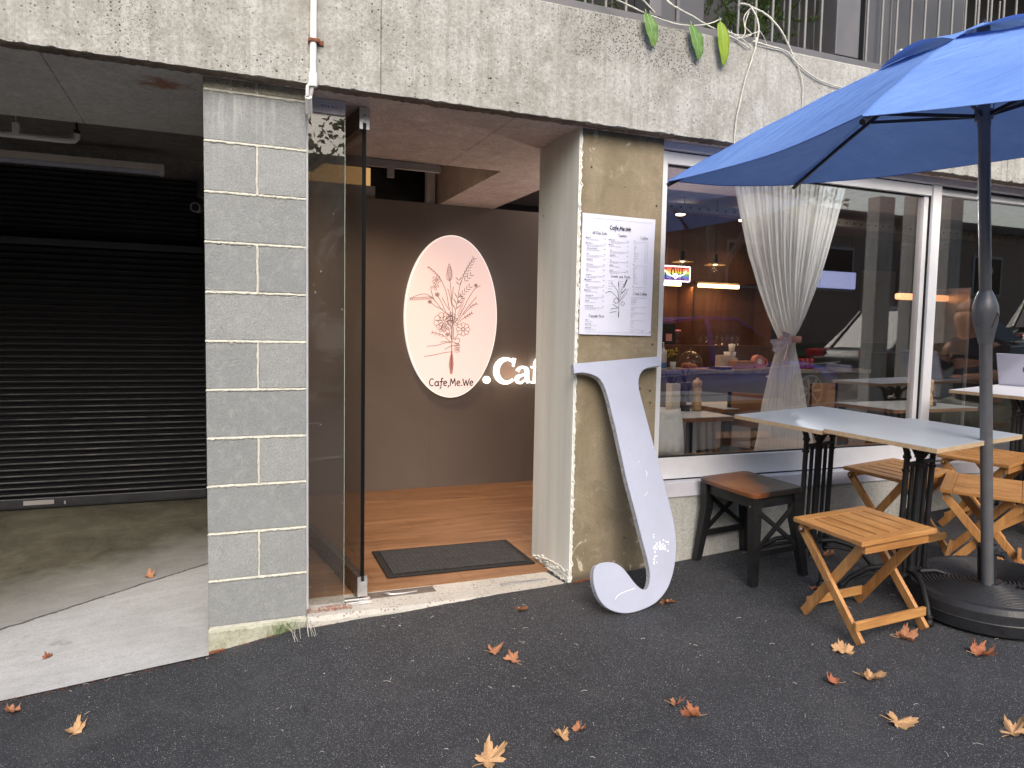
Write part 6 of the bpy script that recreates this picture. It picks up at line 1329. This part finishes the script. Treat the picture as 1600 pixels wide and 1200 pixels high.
# ------------------------------------------------------------------ dry leaves on the ground
def leaf_mesh(seed, kind):
    rn = random.Random(seed); bm = bmesh.new(); lobes = [(0, 1.0), (52, .86), (-52, .86), (108, .62), (-108, .62)]
    P = []
    N = 90
    for i in range(N):
        a = -165 + 330 * i / (N - 1); r = .20
        for la, lr in lobes:
            d = abs(a - la); r = max(r, lr * (.52 + .48 * max(0, 1 - d / 30) ** .9))
        r *= min(1, (172 - abs(a)) / 34 + .25); r *= 1 + .09 * ((i % 4) - 1.5) / 1.5 + rn.uniform(-.05, .05)
        P.append((r * math.sin(R(a)), r * math.cos(R(a))))
    ctr = bm.verts.new((0, 0, 0)); rings = []
    for f in (.25, .5, .75, 1.0): rings.append([bm.verts.new((p[0] * f, p[1] * f, 0)) for p in P])
    for i in range(N - 1):
        bm.faces.new((ctr, rings[0][i], rings[0][i + 1]))
        for A, B in zip(rings, rings[1:]): bm.faces.new((A[i], B[i], B[i + 1], A[i + 1]))
    crk = rn.uniform(.10, .22); c1, c2, ph = rn.uniform(.15, .5), rn.uniform(-.2, .45), rn.uniform(0, 6)
    fa = rn.uniform(0, math.pi); fs = {0: .5, 1: 1.3, 2: 2.1}[kind]
    for v in bm.verts:
        x, y = v.co.x, v.co.y; r = math.hypot(x, y); u = x * math.cos(fa) + y * math.sin(fa); q = -x * math.sin(fa) + y * math.cos(fa)
        z = .30 * r * r * (1 + math.sin(2 * math.atan2(y, x) + ph)) + crk * r * math.sin(5 * math.atan2(y, x) + ph * 2) + .04 * math.sin(9 * x + ph) * r + .05 * abs(math.sin(math.atan2(y, x) * 2.6)) * r
        if kind: ang = u * fs; rr2 = 1 / fs; x2 = math.sin(ang) * rr2; z += (1 - math.cos(ang)) * rr2; x, y = x2 * math.cos(fa) - q * math.sin(fa), x2 * math.sin(fa) + q * math.cos(fa)
        v.co = (x, y, z + .015)
    me = bpy.data.meshes.new('dry_leaf'); bmesh.ops.recalc_face_normals(bm, faces=bm.faces[:]); bm.to_mesh(me); bm.free()
    for p in me.polygons: p.use_smooth = True
    return me
LM = {}
for s in range(9):
    for mt in ('dry1', 'dry2', 'dry3'):
        me = leaf_mesh(s, s % 3); me.materials.append(M[mt]); LM[(s, mt)] = me
LEAVES = [(817,956,'dry2',1,.062,'small curled orange leaf right of the stone threshold'),(769,1020,'dry2',7,.066,'cupped orange-brown leaf left of its flatter neighbour, below the doorway'),(803,1034,'dry2',3,.066,'flat ragged orange leaf right of the cupped one, below the doorway'),(877,1150,'dry1',4,.064,'round crinkled leaf of a pair near the bottom centre'),(906,1140,'dry2',2,.05,'narrow upright leaf right of the crinkled one at bottom centre'),(762,1190,'dry1',0,.10,'large pale leaf cut by the bottom edge of the photo'),(1042,942,'dry2',3,.072,'orange leaf lying right of the foot of the white letter'),(1053,1101,'dry2',7,.056,'small folded leaf above the long curled one, right of bottom centre'),(1085,1120,'dry3',5,.068,'long curled reddish leaf right of bottom centre'),(1304,1068,'dry3',8,.060,'small reddish-brown leaf left of the pale kite-shaped leaf'),(1357,1060,'dry1',1,.084,'pale kite-shaped leaf with an upright stalk below the folding stool'),(1320,1020,'dry1',6,.082,'broad tan leaf just in front of the folding stool foot'),(1410,998,'dry2',2,.078,'thin curled leaf between the folding stool and the umbrella base'),(1530,1024,'dry3',5,.09,'long rolled red-brown leaf in front of the umbrella base'),(1400,1129,'dry1',3,.088,'pointed tan leaf with a long stalk, lower right'),(1582,1147,'dry1',0,.082,'tan leaf at the lower right edge of the photo'),(20,1108,'dry2',8,.068,'curled orange leaf at the left edge beside the driveway'),(115,1145,'dry1',4,.064,'tan crinkled leaf at lower left'),(1297,868,'dry2',2,.06,'thin orange leaf under the grey table behind the front stool'),(1272,920,'dry3',6,.05,'small leaf half hidden behind the front folding stool leg')]
gn = Vector((-.066, -.02, 1))
for i, (px, py, mt, sd_, sz, lb) in enumerate(LEAVES):
    d = rx * ((px - 800) / 1146.96) + dn * ((py - 600) / 1146.96) + fw; t = (-camp.dot(gn)) / d.dot(gn); p = camp + d * t
    o = bpy.data.objects.new('dry_leaf', LM[(sd_, mt)]); col.objects.link(o); rn = random.Random(i); o.location = (p.x, p.y, G(p.x, p.y) + .003)
    o.rotation_euler = (rn.uniform(-.25, .25), rn.uniform(-.25, .25), rn.uniform(0, 6.28)); s_ = sz * .74; o.scale = (s_, s_, s_); tag(o, lb, 'leaf', 'dry leaves scattered on the ground')
    stk = MB().tube([(0, -.0, .02), (.05, -.35, .05), (.02, -.62, .10), (.09, -.85, .16)], .018, 6).build('stalk', M['dry1'], o)
for i, (x, y, mt, sd_, sz, lb) in enumerate([(-.30, 1.02, 'dry2', 4, .05, 'brown leaf on the driveway beside the block pillar'), (-.62, .25, 'dry3', 5, .035, 'dark curled leaf on the pale part of the driveway'), (-1.13, 1.55, 'dry3', 2, .06, 'dim reddish leaf deep in the garage bay by the left edge')]):
    o = bpy.data.objects.new('dry_leaf', LM[(sd_, mt)]); col.objects.link(o); o.location = (x, y, D(x, y) + .004); o.rotation_euler = (.1, .1, i * 2.1); o.scale = (sz * .8,) * 3; tag(o, lb, 'leaf', 'dry leaves scattered on the ground')
# litter: chips, husks and twigs too many and small to count
mb = MB(); rn = random.Random(5)
for k in range(760):
    x = rn.uniform(-1.2, 4.2); y = rn.uniform(-2.6, -.05); z = G(x, y)
    if rn.random() < .75:
        r = rn.uniform(.0012, .0030) * (2.2 if rn.random() < .06 else 1); a0 = rn.uniform(0, 6); n = 5; mb.add([(x + r * rn.uniform(.6, 1.3) * math.cos(a0 + i * 1.256), y + r * rn.uniform(.6, 1.3) * math.sin(a0 + i * 1.256), z + rn.uniform(.001, .003)) for i in range(n)] + [(x, y, z + r * .8)], [(i, (i + 1) % n, n) for i in range(n)])
    else: a = rn.uniform(0, 3.1); L = rn.uniform(.008, .03); mb.tube([(x, y, z + .002), (x + L * .5 * math.cos(a), y + L * .5 * math.sin(a) + .002, z + .003), (x + L * math.cos(a + .2), y + L * math.sin(a + .2), z + .002)], .0009, 4)
mb.build('grit', plain('pale_grit', (.48, .45, .38), .8, 0, .4, 60, .1), kind='stuff')
mb = MB()
for k in range(1300):     # brown debris in the joints
    seg = rn.random()
    if seg < .35: x = rn.uniform(.40, .60); y = rn.uniform(.03, .085); z = .099
    elif seg < .6: x = rn.uniform(-.02, .06); y = rn.uniform(-.03, -.004); z = G(x, y)
    elif seg < .8: x = rn.uniform(1.68, 1.85); y = rn.uniform(-.03, -.002); z = G(x, y)
    elif seg < .9: x = rn.uniform(.1, .5); y = rn.uniform(-.03, -.006); z = G(x, y)
    else: x = rn.uniform(-.9, 0); y = -.05 - abs(rn.gauss(0, .012)); z = G(x, y)
    d = Vector((rn.gauss(0, 1), rn.gauss(0, 1), rn.uniform(0, .6))).normalized() * rn.uniform(.003, .011); sd2 = d.cross(Vector((0, 0, 1))).normalized() * .0018; p = Vector((x, y, z + rn.uniform(.001, .008))); mb.add([p - sd2, p + sd2, p + d], [(0, 1, 2)])
mb.build('leaf_crumbs', M['dry3'], kind='stuff')
# weeds at the pillar foot
gs = empty('grass_tuft', (.3, -.01, .03), label='sparse green and straw grass tuft growing at the foot of the block pillar', cat='grass')
ga, gb = MB(), MB()
for k in range(46):
    x = rn.gauss(.30, .035); a = rn.uniform(2.6, 6.8); L = rn.uniform(.02, .06); p = Vector((x, -.012, G(x, 0) + .0)); q = p + Vector((L * .5 * math.cos(a), -abs(L * .3 * math.sin(a)), L)); ga.tube([p, (p + q) / 2 + Vector((0, 0, L * .2)), q], .0008, 4, False)
for k in range(9):
    x = rn.choice((.27, .36, .39)) + rn.gauss(0, .01); p = Vector((x, -.012, G(x, 0))); L = rn.uniform(.07, .13); dx_ = rn.uniform(-.07, .07); gb.tube([p, p + Vector((dx_ * .3, -.02, L * .45)), p + Vector((dx_ * .8, -.06, L * .3)), p + Vector((dx_, -.11, .002))], .0009, 4, False)
child(gs, ga, 'green_blades', M['vineleaf']); child(gs, gb, 'straw_blades', M['stem'])

# ------------------------------------------------------------------ street behind the camera (seen in the glass)
def car(name, x, y, paint, label, suv=False, flip=1):
    z = .066 * x - .24 + .01 * (y + 4.4); e = empty(name, label=label, cat='car'); L = 4.3; Hb = .95 if suv else .82; Hr = 1.72 if suv else 1.44
    # side profile stations: x, half width, bottom, belt
    stn = [(-2.15, .62, .38, .62), (-2.08, .78, .26, .78), (-1.6, .87, .22, Hb), (-.8, .89, .2, Hb + .03), (0, .9, .2, Hb + .01), (.8, .89, .2, Hb - .01), (1.5, .86, .22, Hb - .08), (2.0, .76, .26, Hb - .2), (2.15, .6, .36, Hb - .32)]
    mb = MB(); vs = []; n = 14
    for (px, hw, zb, zt_) in stn:
        for k in range(n):
            a = 2 * math.pi * k / n; c, s = math.cos(a), math.sin(a); sq = lambda t, p=.45: math.copysign(abs(t) ** p, t); vs.append((px, hw * sq(c), (zb + zt_) / 2 + (zt_ - zb) / 2 * sq(s)))
    m_ = len(stn); mb.add(vs, [(i * n + k, i * n + (k + 1) % n, (i + 1) * n + (k + 1) % n, (i + 1) * n + k) for i in range(m_ - 1) for k in range(n)] + [tuple(range(n - 1, -1, -1)), tuple(range((m_ - 1) * n, m_ * n))], True)
    fixn(mb.build('body', paint, e))
    cab = [(-1.95 if suv else -1.7, .70, Hb - .02), (-1.5 if suv else -1.05, .66, Hr - .06), (-.3, .66, Hr), (.35, .64, Hr - .05), (1.15, .72, Hb - .04)]
    mb = MB(); vs = []
    lo_ = [(c[0], c[1] + .05 if c[2] > Hb + .1 else c[1], Hb - .03) for c in cab]
    for c, l in zip(cab, lo_): vs += [(l[0], -l[1] - .06, l[2]), (c[0], -c[1] * .86, c[2]), (c[0], c[1] * .86, c[2]), (l[0], l[1] + .06, l[2])]
    mb.add(vs, [(i * 4 + k, i * 4 + k + 1, i * 4 + 5 + k, i * 4 + 4 + k) for i in range(4) for k in range(3)]); fixn(mb.build('window', plain('dark_car_glass', (.02, .022, .025), .06, 0, .1, 3, 0, .8) if 'dark_car_glass' not in bpy.data.materials else bpy.data.materials['dark_car_glass'], e))
    mb = MB()
    for a, b in zip(cab[1:4], cab[2:4]): mb.add([(a[0], -a[1] * .85, a[2] + .012), (b[0], -b[1] * .85, b[2] + .012), (b[0], b[1] * .85, b[2] + .012), (a[0], a[1] * .85, a[2] + .012)], [(0, 1, 2, 3)])
    for s in (-1, 1):
        for a, b in zip(cab, cab[1:]): mb.bar((a[0], s * (a[1] * .86 + .01), a[2]), (b[0], s * (b[1] * .86 + .01), b[2]), .05, .05, (0, 0, 1), .01)
        mb.bar((-.25, s * .80, Hb), (-.2, s * .58, Hr), .07, .03, (0, 1, 0), .01)
    mb.build('roof', paint, e)
    for s in (-1, 1):
        for wx in (-1.32, 1.32):
            wb_ = MB(); wb_.tube([(wx, s * .70, .33), (wx, s * .905, .33)], .33, 32); wh_ = wb_.build('wheel', M['rubber'], e); rm = MB(); rm.tube([(wx, s * .9055, .33), (wx, s * .91, .33)], .215, 28, True); rm.build('hub_disc', M['blackpaint'], wh_)
            sp_ = MB()
            for k in range(7): a = k * 2 * math.pi / 7; sp_.bar((wx + .03 * math.cos(a), s * .915, .33 + .03 * math.sin(a)), (wx + .215 * math.cos(a), s * .915, .33 + .215 * math.sin(a)), .035, .012, (0, 1, 0), .003)
            sp_.tube([(wx + .22 * math.cos(k / 32 * 6.2832), s * .914, .33 + .22 * math.sin(k / 32 * 6.2832)) for k in range(33)], .013, 6); sp_.build('rim', M['alu'], wh_)
        MB().box(-2.13, -1.92, s * .55 - .2, s * .55 + .2, .66, .80, .03).build('taillight', bpy.data.materials.get('red_lens') or plain('red_lens', (.45, .01, .02), .15, 0, .1, 9, 0, .8), e)
        MB().box(1.93, 2.11, s * .52 - .18, s * .52 + .18, .54, .66, .03).build('headlight', M['clear'], e)
        MB().box(-1.95, 1.9, s * .893, s * .902, Hb - .12, Hb - .10, .003).build('side_trim', M['alu'], e)
    MB().box(-2.17, -2.12, -.26, .26, .45, .56, .005).build('number_plate', M['paper'], e)
    e.location = (x, y, z); e.rotation_euler = (0, R(-3.77), 0 if flip > 0 else math.pi)
    if flip < 0: e.rotation_euler = (0, R(3.77), math.pi)
car('parked_car', 6.6, -5.55, plain('blue_paint', (.02, .04, .48), .2, .3, .05, 3, 0, .6), 'bright blue parked car mirrored in the left half of the shop window')
car('parked_car', 16.5, -5.6, plain('olive_paint', (.22, .22, .17), .22, .4, .05, 3, 0, .6), 'olive four-wheel drive mirrored in the right window pane', suv=True)
car('parked_car', 11.6, -5.6, plain('dark_grey_paint', (.05, .055, .055), .22, .4, .05, 3, 0, .6), 'dark grey parked car whose red tail lights are mirrored in the shop window')
car('parked_car', -1.2, -5.6, plain('white_paint', (.6, .6, .6), .22, .2, .05, 3, 0, .6), 'white car parked at the kerb behind the viewpoint')
for k, (x, y, wd) in enumerate(((8.2, -3.86, .27), (8.95, -3.95, .25), (9.7, -4.0, .24))):
    zt_ = (2.75, 2.8, 4.6)[k]; t = empty('timber_post', (x, y, G(x, y)), label=['broad weathered timber post mirrored in the window, left of the two', 'weathered timber post with bolts mirrored in the window, next to the mullion', 'tall weathered timber post beyond the two mirrored ones'][k], cat='post')
    MB().box(-wd / 2, wd / 2, -.10, .10, -.1, zt_, .012).build('shaft', M['greypost'], t)
    mb = MB()
    for z in (.7, 1.15, 1.9, 2.3): mb.tube([(.03, .10, z), (.03, .112, z)], .018, 12)
    mb.build('bolt', M['galv'], t)
def tree(x, y, h_, seed, label, spread=2.4, nl=5200):
    rn = random.Random(seed); e = empty('street_tree', (x, y, .066 * x - .25), label=label, cat='tree', group='street trees along the far kerb'); mb = MB(); tips = []
    def br(p, d, L, r, lv):
        q = [p]; 
        for i in range(4): d = (d + Vector((rn.gauss(0, .12), rn.gauss(0, .12), .04))).normalized(); q.append(q[-1] + d * L / 4)
        mb.tube(q, r, 8 if lv < 2 else 5, False, [r * (1 - .4 * i / 4) for i in range(5)])
        if lv >= 3: tips.append(q[-1]); tips.append(q[-2]); return
        for k in range(3 + (lv > 0)): br(q[-1 - (k % 2)], (d + Vector((rn.gauss(0, .6), rn.gauss(0, .6), rn.gauss(.1, .25)))).normalized(), L * .68, r * .55, lv + 1)
    br(Vector((0, 0, 0)), Vector((0, 0, 1)), h_ * .42, .2, 0); mb.build('trunk', M['bark'], e)
    cr = MB()
    for k in range(nl):
        c = rn.choice(tips) + Vector((rn.gauss(0, .38), rn.gauss(0, .38), rn.gauss(0, .3))); a = Vector((rn.gauss(0, 1), rn.gauss(0, 1), rn.gauss(0, .6))).normalized() * .10; b = a.cross(Vector((rn.gauss(0, 1), rn.gauss(0, 1), rn.gauss(0, 1)))).normalized() * .05; cr.add([c - a, c + b, c + a, c - b], [(0, 1, 2, 3)])
    cr.build('crown', M['treeleaf'], e)
tree(12.5, -13.5, 7.5, 1, 'leafy street tree across the road, seen only mirrored in the right pane'); tree(1.5, -13.8, 7.0, 2, 'leafy street tree across the road behind the viewpoint'); tree(-7.5, -13.2, 8, 3, 'leafy street tree across the road to the far left')
hs = empty('terrace_house', (6, -17, 0), label='long brick terrace across the road, visible only as a reflection', cat='building')
mb = MB(); brick = NT('red_brown_brick'); bt = brick.n.new('ShaderNodeTexBrick'); bt.inputs['Scale'].default_value = 4; bt.inputs['Color1'].default_value = (.2, .1, .07, 1); bt.inputs['Color2'].default_value = (.15, .075, .055, 1); bt.inputs['Mortar'].default_value = (.3, .28, .25, 1)
brick.l.new(brick.co(rot=(R(90), 0, 0)), bt.inputs['Vector']); brick.out(bt.outputs['Color'], .85)
child(hs, MB().box(-18, 32, -22, -17, -2, 5.6), 'wall', brick.m); child(hs, MB().box(-18.3, 32.3, -22.3, -16.6, 5.6, 5.9, .02), 'roof', M['darkwall'])
for k in range(12): child(hs, MB().box(-16 + 4 * k, -14.3 + 4 * k, -16.99, -16.93, 2.6 + .06 * 4 * k * .2, 4.2 + .06 * 4 * k * .2, .01), 'window', M['pvcgrey']) ; child(hs, MB().box(-15.9 + 4 * k, -14.4 + 4 * k, -16.925, -16.91, 2.7 + .048 * k, 4.1 + .048 * k), 'pane', M['glassedge'])
S.render.film_transparent = False
